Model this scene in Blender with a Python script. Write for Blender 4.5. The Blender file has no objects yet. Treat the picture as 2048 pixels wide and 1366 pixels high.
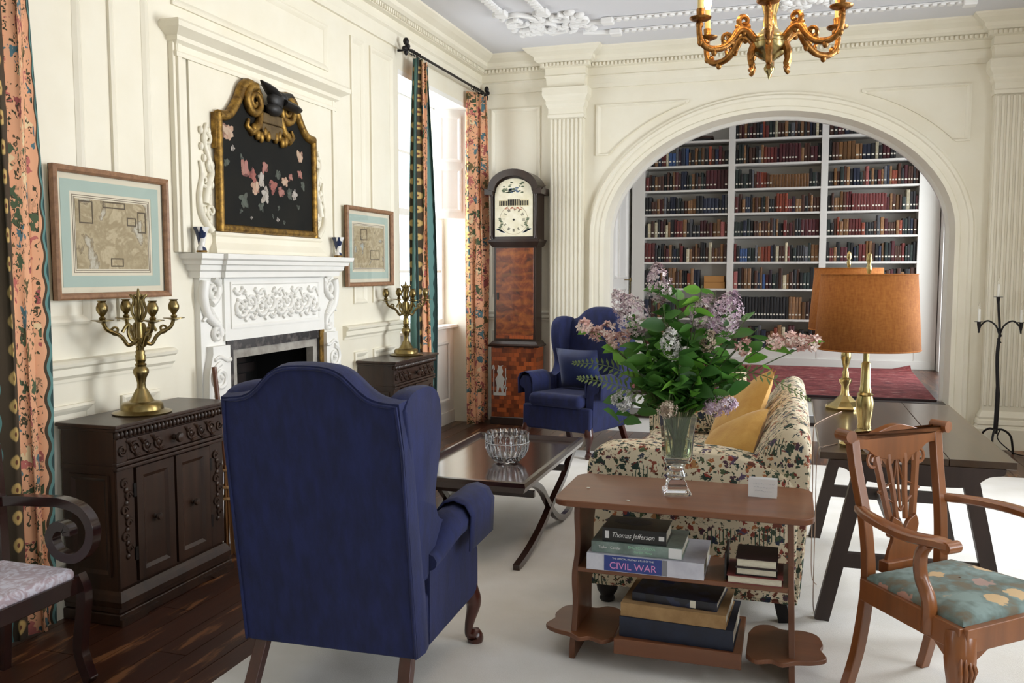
import bpy, bmesh, math, random
from mathutils import Vector, Matrix
R = math.radians
PI = math.pi
random.seed(11)
S = bpy.context.scene
COL = S.collection

# ------------------------------------------------------------------ camera
cd = bpy.data.cameras.new('camera'); cam = bpy.data.objects.new('camera', cd); COL.objects.link(cam)
cd.sensor_width = 36.0; cd.lens = 1750.0 / 2048.0 * 36.0; cd.clip_start = .05; cd.clip_end = 200
cam.location = (0, 0, 1.5); cam.rotation_euler = (R(90 - 4.55), 0, R(17.63))
S.camera = cam
# ------------------------------------------------------------------ sky seen through the windows
W = bpy.data.worlds.new('world'); S.world = W; W.use_nodes = True
bg = W.node_tree.nodes['Background']; bg.inputs[0].default_value = (.86, .93, 1.0, 1); bg.inputs[1].default_value = 2.2
# ------------------------------------------------------------------ daylight coming in through each window opening
def daylight(loc, rot, sx, sy, power, color=(.9, .95, 1.0), spread=180):
    l = bpy.data.lights.new('window_daylight', 'AREA'); l.shape = 'RECTANGLE'; l.size = sx; l.size_y = sy
    l.energy = power; l.color = color; l.spread = R(spread)
    o = bpy.data.objects.new('window_daylight', l); COL.objects.link(o); o.location = loc; o.rotation_euler = rot
    return o
XR = 2.68; XL = -3.0; YF = 8.38; YB = -2.6; ZC = 3.6        # room shell
WIN_R = [(4.55, 6.25), (1.4, 3.1), (-1.75, -.05)]              # windows of the right-hand wall (y0, y1)
for (a, b), p in zip(WIN_R, (165, 44, 26)):
    daylight((XR + .2, (a + b) / 2, 1.8), (0, R(90), 0), 2.3, b - a - .1, p, spread=138)
daylight((-3.42, 7.5, 2.05), (0, R(-90), 0), 2.2, 1.7, 48)          # window beside the fireplace
daylight((1.98, 10.35, 1.75), (0, R(90), 0), 2.5, 1.3, 62)          # garden door of the library
S.view_settings.view_transform = 'Standard'; S.view_settings.look = 'None'
S.view_settings.exposure = 0.0; S.view_settings.gamma = 1.0; S.view_settings.use_curve_mapping = False

# ------------------------------------------------------------------ materials
def srgb(h):
    if isinstance(h, str):
        h = h.lstrip('#'); h = [int(h[i:i + 2], 16) / 255 for i in (0, 2, 4)]
        return tuple((c / 12.92 if c <= .04045 else ((c + .055) / 1.055) ** 2.4) for c in h) + (1,)
    return tuple(h) + (1,) if len(h) == 3 else tuple(h)
MATS = {}
class NT:
    """tiny node helper"""
    def __init__(s, name):
        s.m = bpy.data.materials.new(name); s.m.use_nodes = True; s.t = s.m.node_tree; s.n = s.t.nodes; s.l = s.t.links
        s.b = s.n['Principled BSDF']; s.tc = s.n.new('ShaderNodeTexCoord')
    def new(s, t, **kw):
        n = s.n.new(t)
        for k, v in kw.items(): setattr(n, k, v)
        return n
    def link(s, a, b): s.l.new(a, b)
    def coord(s, scale=(1, 1, 1), kind='Object', rot=(0, 0, 0)):
        m = s.new('ShaderNodeMapping'); m.inputs['Scale'].default_value = scale; m.inputs['Rotation'].default_value = rot
        s.link(s.tc.outputs[kind], m.inputs[0]); return m.outputs[0]
    def noise(s, co, scale, detail=3, rough=.5, dist=0):
        n = s.new('ShaderNodeTexNoise'); s.link(co, n.inputs['Vector']); n.inputs['Scale'].default_value = scale
        n.inputs['Detail'].default_value = detail; n.inputs['Roughness'].default_value = rough; n.inputs['Distortion'].default_value = dist
        return n
    def vor(s, co, scale, rnd=1.0, feature='F1', dim='3D'):
        n = s.new('ShaderNodeTexVoronoi'); n.feature = feature; n.voronoi_dimensions = dim; s.link(co, n.inputs['Vector'])
        n.inputs['Scale'].default_value = scale; n.inputs['Randomness'].default_value = rnd; return n
    def ramp(s, v, stops, interp='LINEAR'):
        n = s.new('ShaderNodeValToRGB'); s.link(v, n.inputs[0]); e = n.color_ramp.elements; n.color_ramp.interpolation = interp
        while len(e) < len(stops): e.new(.5)
        for i, (p, c) in enumerate(stops):
            e[i].position = p; e[i].color = srgb(c) if not isinstance(c, (int, float)) else (c, c, c, 1)
        return n.outputs[0]
    def math(s, op, a, b=None, c=None):
        n = s.new('ShaderNodeMath', operation=op)
        for i, x in enumerate((a, b, c)):
            if x is None: continue
            if isinstance(x, (int, float)): n.inputs[i].default_value = x
            else: s.link(x, n.inputs[i])
        return n.outputs[0]
    def mix(s, f, a, b, mode='MIX'):
        n = s.new('ShaderNodeMix', data_type='RGBA', blend_type=mode)
        for i, x in ((0, f), (6, a), (7, b)):
            if isinstance(x, (int, float)) and i == 0: n.inputs[0].default_value = x
            elif isinstance(x, (str, tuple)): n.inputs[i].default_value = srgb(x)
            else: s.link(x, n.inputs[i])
        return n.outputs[2]
    def add(s, a, b): # vector add of a colour to coords
        n = s.new('ShaderNodeVectorMath', operation='ADD'); s.link(a, n.inputs[0]); s.link(b, n.inputs[1]); return n.outputs[0]
    def col(s, c): s.link(c, s.b.inputs['Base Color'])
    def bump(s, h, strength=.3, dist=.01):
        n = s.new('ShaderNodeBump'); n.inputs['Strength'].default_value = strength; n.inputs['Distance'].default_value = dist
        s.link(h, n.inputs['Height']); s.link(n.outputs[0], s.b.inputs['Normal'])
    def set(s, **kw):
        for k, v in kw.items(): s.b.inputs[k].default_value = v
        return s.m
def pm(name, c, rough=.5, metal=0, c2=None, ns=8, stretch=(1, 1, 1), lo=.35, hi=.65, bump=0, bs=60, coat=0, sheen=0, spec=None):
    """plain principled material, optional second colour mixed in by (stretched) noise, optional fine bump"""
    if name in MATS: return MATS[name]
    t = NT(name); t.b.inputs['Base Color'].default_value = srgb(c); t.b.inputs['Roughness'].default_value = rough
    t.b.inputs['Metallic'].default_value = metal; t.b.inputs['Coat Weight'].default_value = coat; t.b.inputs['Coat Roughness'].default_value = .12
    t.b.inputs['Sheen Weight'].default_value = sheen; t.b.inputs['Sheen Roughness'].default_value = .4
    if spec is not None: t.b.inputs['Specular IOR Level'].default_value = spec
    if c2:
        n = t.noise(t.coord(stretch), ns, 4, .6); t.col(t.ramp(n.outputs[0], [(lo, c), (hi, c2)]))
    if bump:
        n = t.noise(t.coord(stretch), bs, 3); t.bump(n.outputs[0], bump, .004)
    MATS[name] = t.m; return t.m
def wood(name, c, c2, axis='y', scale=9, rough=.35, coat=.2, lo=.3, hi=.7, bump=.08):
    st = {'x': (.09, 1, 1), 'y': (1, .09, 1), 'z': (1, 1, .09)}[axis]
    return pm(name, c, rough, 0, c2, scale * 2.2, st, lo, hi, bump, 30, coat)
M_cream = pm('cream_paint', '#e9e3d1', .5, 0, '#e5deca', 3)
M_white = pm('white_paint', '#eeece6', .45, 0, '#e9e7e0', 3)
M_plaster = pm('white_plaster', '#e9e8e6', .6)
M_ceil = pm('ceiling_paint', '#d9d9dc', .8)
M_shelf = pm('shelf_paint', '#dcd9d2', .45)
M_brass = pm('aged_brass', '#9a8a60', .3, 1, '#7d6b40', 14)
M_brass_lamp = pm('polished_brass', '#b9a878', .25, 1, '#a39160', 10)
M_gilt = pm('antique_gilt', '#a4803c', .45, .75, '#5f451f', 26, bump=.5, bs=90)
M_ormolu = pm('chandelier_gilt', '#ab7a44', .32, .95, '#7d5428', 40, bump=.4, bs=120)
M_iron = pm('black_iron', '#221f20', .5, .6)
M_bronze = pm('dark_bronze', '#211d1b', .4, .5)
M_black = pm('soot_black', '#0d0c0c', .9)
M_navy = pm('navy_velvet', '#1a2352', .9, 0, '#141b40', 26, (1, 1, .3), bump=.25, bs=320, sheen=.05)
M_navy_dk = pm('navy_silk', '#1c2750', .5, 0, '#22305f', 9, sheen=.3)
M_mahog = wood('mahogany', '#4a1f14', '#35140d', 'z', 6, .3, .35)
M_darkoak_y = wood('dark_oak_long', '#2c1a12', '#1b0f0a', 'y', 7, .38, .2)
M_darkoak = wood('dark_oak', '#3b2518', '#22140c', 'z', 7, .38, .2)
M_darktable = wood('dark_table', '#38201a', '#2a1511', 'y', 6, .2, .5)
M_walnut = wood('brown_walnut', '#7a4a2b', '#643a21', 'x', 5, .38, .2)
M_walnut_z = wood('brown_walnut_upright', '#6d4127', '#57331f', 'z', 5, .42, .15)
M_chair = wood('chair_mahogany', '#91562b', '#70401e', 'z', 5, .28, .4)
M_desk = wood('desk_oak', '#47331f', '#302114', 'y', 6, .28, .35)
M_deskleg = wood('desk_leg_oak', '#3a2c26', '#281d19', 'z', 6, .5, 0)
def glass(name, c=(1, 1, 1), rough=0.0, ior=1.5):
    t = NT(name); return t.set(**{'Base Color': srgb(c), 'Roughness': rough, 'Transmission Weight': 1.0, 'IOR': ior})
M_crystal = glass('cut_crystal', (.97, .98, 1), .03, 1.5)
M_vaseglass = glass('vase_glass', (.90, .95, .88), .02, 1.45)
def emit(name, c, s):
    t = NT(name); return t.set(**{'Base Color': srgb(c), 'Emission Color': srgb(c), 'Emission Strength': s})

# ------------------------------------------------------------------ mesh builder
class MB:
    def __init__(s): s.v = []; s.f = []; s.mi = []; s.cur = 0; s.uv = None; s.T = None
    def p(s, co):
        co = Vector(co)
        if s.T is not None: co = s.T @ co
        s.v.append(tuple(co)); return len(s.v) - 1
    def face(s, idx): s.f.append(tuple(idx)); s.mi.append(s.cur)
    def box(s, x0, x1, y0, y1, z0, z1):
        a = [s.p(c) for c in ((x0, y0, z0), (x1, y0, z0), (x1, y1, z0), (x0, y1, z0), (x0, y0, z1), (x1, y0, z1), (x1, y1, z1), (x0, y1, z1))]
        for q in ((0, 3, 2, 1), (4, 5, 6, 7), (0, 1, 5, 4), (1, 2, 6, 5), (2, 3, 7, 6), (3, 0, 4, 7)): s.face([a[i] for i in q])
        return s
    def beam(s, a, b, w, h, up=(0, 0, 1)):
        """square bar from a to b, w across, h along up"""
        a = Vector(a); b = Vector(b); d = (b - a).normalized(); u = Vector(up); x = d.cross(u).normalized(); u = x.cross(d)
        r = []
        for c in (a, b):
            for i, j in ((-1, -1), (1, -1), (1, 1), (-1, 1)): r.append(s.p(c + x * (i * w / 2) + u * (j * h / 2)))
        for q in ((3, 2, 1, 0), (4, 5, 6, 7), (0, 1, 5, 4), (1, 2, 6, 5), (2, 3, 7, 6), (3, 0, 4, 7)): s.face([r[i] for i in q])
        return s
    def prism(s, pts, lo, hi, plane='xz'):
        """closed outline in a plane, extruded along the third axis from lo to hi"""
        def c(p, h): return {'xz': (p[0], h, p[1]), 'xy': (p[0], p[1], h), 'yz': (h, p[0], p[1])}[plane]
        a = [s.p(c(p, lo)) for p in pts]; b = [s.p(c(p, hi)) for p in pts]; n = len(pts)
        s.face(a[::-1]); s.face(b)
        for i in range(n): s.face((a[i], a[(i + 1) % n], b[(i + 1) % n], b[i]))
        return s
    def tube(s, pts, r, n=8, closed=False, flat=1.0, cap=True):
        pts = [Vector(p) for p in pts]; m = len(pts); rr = r if isinstance(r, (list, tuple)) else [r] * m
        rings = []; prev = None
        for i in range(m):
            if closed: d = pts[(i + 1) % m] - pts[i - 1]
            else: d = pts[min(i + 1, m - 1)] - pts[max(i - 1, 0)]
            d = d.normalized() if d.length > 1e-9 else Vector((0, 0, 1))
            if prev is None:
                u = Vector((0, 0, 1)) if abs(d.z) < .9 else Vector((0, 1, 0)); x = d.cross(u).normalized()
            else: x = (prev - d * prev.dot(d)).normalized()
            prev = x; y = d.cross(x)
            rings.append([s.p(pts[i] + (x * math.cos(2 * PI * k / n) + y * math.sin(2 * PI * k / n) * flat) * rr[i]) for k in range(n)])
        for i in range(m if closed else m - 1):
            a, b = rings[i], rings[(i + 1) % m]
            for k in range(n): s.face((a[k], a[(k + 1) % n], b[(k + 1) % n], b[k]))
        if cap and not closed: s.face(rings[0][::-1]); s.face(rings[-1])
        return s
    def lathe(s, prof, n=20, c=(0, 0, 0), cap=True, sx=1, sy=1, rot=0):
        rings = [[s.p((c[0] + r * sx * math.cos(2 * PI * k / n + rot), c[1] + r * sy * math.sin(2 * PI * k / n + rot), c[2] + z)) for k in range(n)] for r, z in prof]
        for a, b in zip(rings, rings[1:]):
            for k in range(n): s.face((a[k], a[(k + 1) % n], b[(k + 1) % n], b[k]))
        if cap: s.face(rings[0][::-1]); s.face(rings[-1])
        return s
    def ell(s, c, r, nu=12, nv=7):
        if not isinstance(r, (tuple, list)): r = (r, r, r)
        top = s.p((c[0], c[1], c[2] + r[2])); bot = s.p((c[0], c[1], c[2] - r[2])); rings = []
        for j in range(1, nv):
            t = PI * j / nv
            rings.append([s.p((c[0] + r[0] * math.sin(t) * math.cos(2 * PI * k / nu), c[1] + r[1] * math.sin(t) * math.sin(2 * PI * k / nu), c[2] + r[2] * math.cos(t))) for k in range(nu)])
        for k in range(nu): s.face((top, rings[0][k], rings[0][(k + 1) % nu])); s.face((bot, rings[-1][(k + 1) % nu], rings[-1][k]))
        for a, b in zip(rings, rings[1:]):
            for k in range(nu): s.face((a[k], b[k], b[(k + 1) % nu], a[(k + 1) % nu]))
        return s
    def mould(s, p0, p1, nrm, prof, m0=0, m1=0, close=True):
        """straight moulding from p0 to p1; prof = [(out, up)]; m0/m1: mitre (+1 outside corner, -1 inside corner)"""
        p0 = Vector(p0); p1 = Vector(p1); d = (p1 - p0).normalized(); n = Vector(nrm); up = Vector((0, 0, 1))
        a = [s.p(p0 + n * o + up * z - d * (o * m0)) for o, z in prof]; b = [s.p(p1 + n * o + up * z + d * (o * m1)) for o, z in prof]
        k = len(prof)
        for i in range(k if close else k - 1): s.face((a[i], b[i], b[(i + 1) % k], a[(i + 1) % k]))
        if close: s.face(a); s.face(b[::-1])
        return s
    def frame(s, O, U, V, N, u0, u1, v0, v1, prof):
        """picture-frame moulding; prof = [(inset from the outer edge, height along N)]"""
        O, U, V, N = map(Vector, (O, U, V, N)); rings = []
        for w, h in prof:
            rings.append([s.p(O + U * u + V * v + N * h) for u, v in ((u0 + w, v0 + w), (u1 - w, v0 + w), (u1 - w, v1 - w), (u0 + w, v1 - w))])
        for a, b in zip(rings, rings[1:]):
            for k in range(4): s.face((a[k], a[(k + 1) % 4], b[(k + 1) % 4], b[k]))
        return s
    def grid(s, fn, nu, nv, uv=False, closeu=False):
        """surface fn(i/nu, j/nv)"""
        ids = [[s.p(fn(i / nu, j / nv)) for j in range(nv + 1)] for i in range(nu + (0 if closeu else 1))]
        L = len(ids)
        for i in range(nu):
            for j in range(nv): s.face((ids[i][j], ids[(i + 1) % L][j], ids[(i + 1) % L][j + 1], ids[i][j + 1]))
        return s
    def build(s, name, mat, parent=None, smooth=None, bevel=0, seg=2, sub=0, solid=0, loc=None):
        me = bpy.data.meshes.new(name); me.from_pydata(s.v, [], s.f)
        mats = mat if isinstance(mat, (list, tuple)) else [mat]
        for m in mats: me.materials.append(m)
        if len(mats) > 1: me.polygons.foreach_set('material_index', s.mi)
        bm = bmesh.new(); bm.from_mesh(me); bmesh.ops.recalc_face_normals(bm, faces=bm.faces); bm.to_mesh(me); bm.free()
        if smooth is not None:
            me.shade_smooth()
            if smooth < 180: me.set_sharp_from_angle(angle=R(smooth))
        o = bpy.data.objects.new(name, me); COL.objects.link(o)
        if parent: o.parent = parent
        if loc: o.location = loc
        if solid:
            q = o.modifiers.new('solid', 'SOLIDIFY'); q.thickness = solid; q.offset = 0
        if bevel:
            q = o.modifiers.new('bevel', 'BEVEL'); q.width = bevel; q.segments = seg; q.limit_method = 'ANGLE'; q.angle_limit = R(40)
            if smooth is None: me.shade_smooth(); q.harden_normals = True
        if sub:
            q = o.modifiers.new('sub', 'SUBSURF'); q.levels = sub; q.render_levels = sub
        return o
def flat(o, z=0.0):
    """cut a foot level: no vertex below z (local)"""
    for v in o.data.vertices:
        if v.co.z < z + .004: v.co.z = z
    return o
def thing(name, label, cat, loc=(0, 0, 0), rz=0, group=None):
    o = bpy.data.objects.new(name, None); COL.objects.link(o); o.empty_display_size = .1
    o.location = loc; o.rotation_euler = (0, 0, rz); return tag(o, label, cat, group)
def tag(o, label, cat, group=None):
    o['label'] = label; o['category'] = cat
    if group: o['group'] = group
    return o
def struct(o, label=None):
    o['kind'] = 'structure'
    if label: o['label'] = label
    return o
def stuff(o): o['kind'] = 'stuff'; return o
def copy_tree(o, parent=None):
    c = o.copy(); COL.objects.link(c); c.parent = parent
    for ch in list(o.children): copy_tree(ch, c)
    return c
def spiral(c, r0, r1, a0, turns, n=26):
    """flat spiral in (u, v), from radius r0 to r1"""
    return [(c[0] + (r0 + (r1 - r0) * i / n) * math.cos(a0 + turns * 2 * PI * i / n), c[1] + (r0 + (r1 - r0) * i / n) * math.sin(a0 + turns * 2 * PI * i / n)) for i in range(n + 1)]
def spline(pts, n=8):
    """Catmull-Rom through pts"""
    P = [Vector(p) for p in pts]; out = []
    for i in range(len(P) - 1):
        a = P[max(i - 1, 0)]; b = P[i]; c = P[i + 1]; d = P[min(i + 2, len(P) - 1)]
        for k in range(n):
            t = k / n
            out.append(.5 * ((2 * b) + (c - a) * t + (2 * a - 5 * b + 4 * c - d) * t * t + (3 * b - a - 3 * c + d) * t ** 3))
    out.append(P[-1]); return out
def lerp(a, b, t): return a + (b - a) * t
# ================================================================== ROOM SHELL
def floor_mat():
    t = NT('worn_dark_floorboards'); geo = t.new('ShaderNodeNewGeometry')
    def wc(sc):
        mp = t.new('ShaderNodeMapping'); mp.inputs['Scale'].default_value = sc; t.link(geo.outputs['Position'], mp.inputs[0]); return mp.outputs[0]
    g = t.noise(wc((1, .07, 1)), 30, 4, .6)
    base = t.ramp(g.outputs[0], [(.3, '#2a150d'), (.7, '#4a281a')])
    inf = t.new('ShaderNodeObjectInfo'); base = t.mix(.35, base, t.ramp(inf.outputs['Random'], [(0, '#2c180f'), (1, '#5a3524')]))
    w = t.noise(wc((5.0, .8, 1)), 2.2, 5, .66); f = t.ramp(w.outputs[0], [(.56, 0.0), (.62, .75)])
    t.col(t.mix(f, base, '#8a5c3a')); t.bump(g.outputs[0], .1, .003)
    return t.set(Roughness=.33)
M_floor = floor_mat()
fl = struct(MB().box(-3.4, 2.9, YB, 8.5, -.08, -.024).build('floor', M_black))
plank = None
rows = int((XR + 3.36) / .142)
for i in range(rows + 1):
    x = -3.36 + i * .142
    for k, (a, b) in enumerate(((YB, 2.0 + (i * 37 % 11) * .13), (2.0 + (i * 37 % 11) * .13, 5.6 + (i * 53 % 9) * .17), (5.6 + (i * 53 % 9) * .17, 8.48))):
        if plank is None:
            plank = MB().box(0, .139, 0, 1, -.024, 0).build('floorboard', M_floor, fl); o = plank
        else:
            o = plank.copy(); COL.objects.link(o); o.parent = fl
        o.location = (x, a + .002, 0); o.scale = (1, b - a - .004, 1)
# ceiling
ce = struct(MB().box(-3.5, 2.9, YB - .2, 8.8, ZC, ZC + .1).build('ceiling', M_ceil))
# ---- left wall with two window recesses
WL = [(6.46, 8.16), (.95, 2.62)]
mb = MB()
mb.box(-3.45, XL, YB, .95, 0, ZC).box(-3.45, XL, 2.62, 4.12, 0, ZC).box(-3.45, XL, 5.14, 6.46, 0, ZC).box(-3.45, XL, 8.16, 8.6, 0, ZC)
mb.box(-3.45, XL, 4.12, 5.14, 1.1, ZC)                                  # above the fire opening
for a, b in WL: mb.box(-3.45, XL, a, b, 3.1, ZC)
wl = struct(mb.build('wall_left', M_cream))
# ---- far wall with the elliptical arch
AX, AA, ZS, AB = -.195, 1.53, 1.84, 1.105                                # arch centre x, half width, springing, rise
def arc(a, b, n=40, zs=ZS, x=AX): return [(x - a * math.cos(PI * i / n), zs + b * math.sin(PI * i / n)) for i in range(n + 1)]
ap = arc(AA, AB)
mb = MB()
Y0, Y1 = YF, YF + .34
mb.box(-3.45, AX - AA, Y0, Y1, 0, ZC).box(AX + AA, 2.9, Y0, Y1, 0, ZC)
for (xa, za), (xb, zb) in zip(ap, ap[1:]):
    a = [mb.p(c) for c in ((xa, Y0, za), (xb, Y0, zb), (xb, Y0, ZC), (xa, Y0, ZC), (xa, Y1, za), (xb, Y1, zb), (xb, Y1, ZC), (xa, Y1, ZC))]
    for q in ((0, 1, 2, 3), (5, 4, 7, 6), (0, 4, 5, 1), (3, 2, 6, 7)): mb.face([a[i] for i in q])
wf = struct(mb.build('wall_far', M_cream))
# ---- right wall with three windows, back wall
mb = MB(); ys = [YB] + [v for w in sorted(WIN_R) for v in w] + [8.6]
for i in range(0, len(ys), 2): mb.box(XR, XR + .34, ys[i], ys[i + 1], 0, ZC)
for a, b in WIN_R: mb.box(XR, XR + .34, a, b, 0, .62).box(XR, XR + .34, a, b, 2.98, ZC)
struct(mb.build('wall_right', M_cream))
struct(MB().box(-3.45, 2.95, YB - .2, YB, 0, ZC).build('wall_back', M_cream))
wn = 0
M_pane = None
def pane_mat():
    t = NT('window_pane'); tr = t.new('ShaderNodeBsdfTransparent'); gl = t.new('ShaderNodeBsdfGlossy'); gl.inputs['Roughness'].default_value = .02
    lw = t.new('ShaderNodeLayerWeight'); lw.inputs[0].default_value = .5; mx = t.new('ShaderNodeMixShader')
    k = t.math('MULTIPLY_ADD', t.math('POWER', lw.outputs['Facing'], 5.0), .5, .03)
    t.link(k, mx.inputs[0]); t.link(tr.outputs[0], mx.inputs[1]); t.link(gl.outputs[0], mx.inputs[2])
    t.link(mx.outputs[0], t.n['Material Output'].inputs[0]); return t.m
M_pane = pane_mat()
def sash(xp, a, b, z0, z1, nx=3, nz=4, sgn=1):
    """window: frame, glazing bars, panes (x plane)"""
    global wn; wn += 1
    w = MB(); d = .05
    for y in (a, b - .06): w.box(xp - d / 2, xp + d / 2, y, y + .06, z0, z1)
    for z in (z0, z1 - .06, (z0 + z1) / 2 - .03): w.box(xp - d / 2, xp + d / 2, a + .06, b - .06, z, z + .06)
    o = struct(w.build('window_%d' % wn, M_white))
    g = MB()
    for i in range(1, nx): y = lerp(a, b, i / nx); g.box(xp - .012, xp + .012, y - .012, y + .012, z0 + .06, z1 - .06)
    for k in range(1, nz):
        if k * 2 == nz: continue
        z = lerp(z0, z1, k / nz); g.box(xp - .012, xp + .012, a + .06, b - .06, z - .012, z + .012)
    g.build('glazing_bars', M_white, o)
    for i in range(nx):
        for k in range(nz):
            MB().box(xp - .002, xp + .002, lerp(a, b, i / nx) + .013, lerp(a, b, (i + 1) / nx) - .013, lerp(z0, z1, k / nz) + .013, lerp(z0, z1, (k + 1) / nz) - .013).build('pane', M_pane, o)
    return o
for a, b in WIN_R: sash(XR + .1, a, b, .62, 2.98)
for a, b in WL: sash(-3.33, a, b, .97, 3.1, 3, 4)
# recess below the left windows: apron, sill; soffit lining
for a, b in WL:
    mb = MB().box(-3.45, -3.21, a, b, .12, .95); ap_ = struct(mb.build('trim_%d' % (1 if a > 3 else 2), M_white))
    MB().frame((-3.21, 0, 0), (0, 1, 0), (0, 0, 1), (1, 0, 0), a + .12, b - .12, .22, .82, [(0, 0), (0, .016), (.02, .016), (.035, .004)]).build('panel_moulding', M_white, ap_)
    MB().box(-3.45, -3.2, a, b, 0, .12).build('skirting', M_white, ap_)
    MB().box(-3.45, -3.16, a, b, .95, .98).build('window_sill', M_white, ap_, bevel=.005)
    # folded shutter leaf standing half open in the upper half of the recess
    sh = MB(); sh.T = Matrix.Translation((-3.06, b - .06, 0)) @ Matrix.Rotation(R(38), 4, 'Z')
    sh.box(-.3, 0, -.015, .015, 2.02, 3.06)
    for z0, z1 in ((2.08, 2.5), (2.56, 3.0)): sh.frame((0, -.015, 0), (1, 0, 0), (0, 0, 1), (0, -1, 0), -.26, -.04, z0, z1, [(0, 0), (0, .012), (.02, .012), (.035, 0)])
    sh.build('shutter_leaf', M_white, ap_)
    MB().box(-3.3, -3.0, a - .0, b, 3.06, 3.1).build('soffit_board', M_white, ap_)
# ---- cornice: one profile round the room, breaking forward over the pilasters
CP = [(0, 3.25), (.022, 3.25), (.022, 3.29), (.03, 3.345), (.045, 3.36), (.035, 3.37), (.035, 3.435), (.075, 3.44), (.075, 3.475), (.095, 3.48), (.12, 3.5), (.125, 3.53), (.175, 3.56), (.205, 3.585), (.21, 3.6), (0, 3.6)]
PJ = .11                                                                  # pilaster projection
PIL = [(-2.25, -1.925), (1.585, 1.91)]
c = struct(MB().mould((XL, YB, 0), (XL, YF, 0), (1, 0, 0), CP, -1, -1).build('trim_3', M_cream))
struct(MB().mould((XR, YB, 0), (XR, YF, 0), (-1, 0, 0), CP, -1, -1).build('trim_4', M_cream))
mb = MB(); n = (0, -1, 0)
xs = [XL] + [v for p in PIL for v in p] + [XR]
for i in range(0, 6, 2): mb.mould((xs[i], YF, 0), (xs[i + 1], YF, 0), n, CP, -1 if i == 0 else -.0, -1 if i == 4 else -.0)
for a, b in PIL:
    mb.mould((a, YF - PJ, 0), (b, YF - PJ, 0), n, CP, 1, 1)
    mb.mould((a, YF, 0), (a, YF - PJ, 0), (-1, 0, 0), CP, -0, 1); mb.mould((b, YF, 0), (b, YF - PJ, 0), (1, 0, 0), CP, 0, 1)
cf = struct(mb.build('trim_5', M_cream))
# dentils: a fine row of blocks
dn = MB()
def dents(p0, p1, nrm):
    p0 = Vector(p0); p1 = Vector(p1); L = (p1 - p0).length; d = (p1 - p0) / L; nn = Vector(nrm); k = int(L / .037)
    for i in range(k):
        a = p0 + d * (i * .037 + .008); b = a + d * .02; q = [a + nn * .074, b + nn * .074, b + nn * .092, a + nn * .092]
        dn.prism([(v.x, v.y) for v in q], 3.443, 3.472, 'xy')
dents((XL, 2.0, 0), (XL, YF - .08, 0), (1, 0, 0))
for i in range(0, 6, 2): dents((xs[i] + (.08 if i == 0 else 0), YF, 0), (xs[i + 1], YF, 0), n)
for a, b in PIL: dents((a - .06, YF - PJ, 0), (b + .08, YF - PJ, 0), n)
stuff(dn.build('dentil_row', M_cream, cf))
# ---- pilasters
def pilaster(a, b):
    s = MB().box(a, b, YF - PJ + .012, YF, .3, 2.98)
    o = s.build('pilaster', M_cream, wf); w = (b - a) / 8
    f = MB()
    for i in range(8):   # the fillets between the flutes stand proud
        x = a + w * i; f.box(x + w * .22, x + w * .78, YF - PJ, YF - PJ + .014, .36, 2.96)
    f.build('fluting', M_cream, o, bevel=.004, seg=1)
    cap = [(.0, 2.97), (.012, 2.97), (.018, 3.0), (.01, 3.01), (.01, 3.06), (.022, 3.08), (.03, 3.1), (.03, 3.13), (.05, 3.16), (.06, 3.18), (.06, 3.25), (0, 3.25)]
    m = MB()
    for pr in (cap, [(0, 0), (.055, 0), (.055, .17), (.045, .18), (.038, .2), (.045, .21), (.038, .24), (.026, .25), (.03, .27), (.014, .3), (0, .32)]):
        m.mould((a, YF - PJ, 0), (b, YF - PJ, 0), n, pr, 1, 1); m.mould((a, YF, 0), (a, YF - PJ, 0), (-1, 0, 0), pr, 0, 1); m.mould((b, YF, 0), (b, YF - PJ, 0), (1, 0, 0), pr, 0, 1)
    m.build('capital_and_base', M_cream, o)
for a, b in PIL: pilaster(a, b)
# ---- arch moulding following jambs and curve (built with real projection)
def archpath(off, n=44):
    a = arc(AA + off, AB + off, n); return [(AX - AA - off, 0)] + a + [(AX + AA + off, 0)]
prof = [(0, .0), (0, .03), (.035, .035), (.045, .022), (.1, .028), (.11, .045), (.135, .05), (.15, .03), (.165, .03), (.17, 0)]
mb = MB(); rings = []
for off, h in prof: rings.append([mb.p((x, YF - h, z)) for x, z in archpath(off)])
for a, b in zip(rings, rings[1:]):
    for k in range(len(a) - 1): mb.face((a[k], a[k + 1], b[k + 1], b[k]))
mb.build('arch_moulding', M_cream, wf, smooth=35)
mb = MB(); rings = []                                                     # inner bead on the back edge of the reveal
for off, y in ((0, Y1), (-.03, Y1), (-.03, Y1 - .05), (0, Y1 - .06)): rings.append([mb.p((x, y, z)) for x, z in archpath(off)])
for a, b in zip(rings, rings[1:]):
    for k in range(len(a) - 1): mb.face((a[k], a[k + 1], b[k + 1], b[k]))
mb.build('arch_reveal_bead', M_shelf, wf, smooth=35)
# ---- panel mouldings
PP = [(0, 0), (0, .014), (.012, .02), (.024, .014), (.04, .002), (.04, 0)]
def panel_left(y0, y1, z0, z1, x=XL): MB().frame((x, 0, 0), (0, 1, 0), (0, 0, 1), (1, 0, 0), y0, y1, z0, z1, PP).build('panel_moulding', M_cream, wl)
for y0, y1 in ((2.66, 3.17), (3.34, 3.6), (5.66, 5.86), (5.96, 6.34)): panel_left(y0, y1, 1.27, 3.16); panel_left(y0, y1, .22, .92)
panel_left(3.78, 5.34, 2.84, 3.14)
def panel_far(x0, x1, z0, z1): MB().frame((0, YF, 0), (1, 0, 0), (0, 0, 1), (0, -1, 0), x0, x1, z0, z1, PP).build('panel_moulding', M_cream, wf)
panel_far(-2.88, -2.37, 1.25, 3.11); panel_far(-2.88, -2.37, .24, .92); panel_far(2.03, 2.55, 1.25, 3.11); panel_far(2.03, 2.55, .24, .92)
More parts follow.
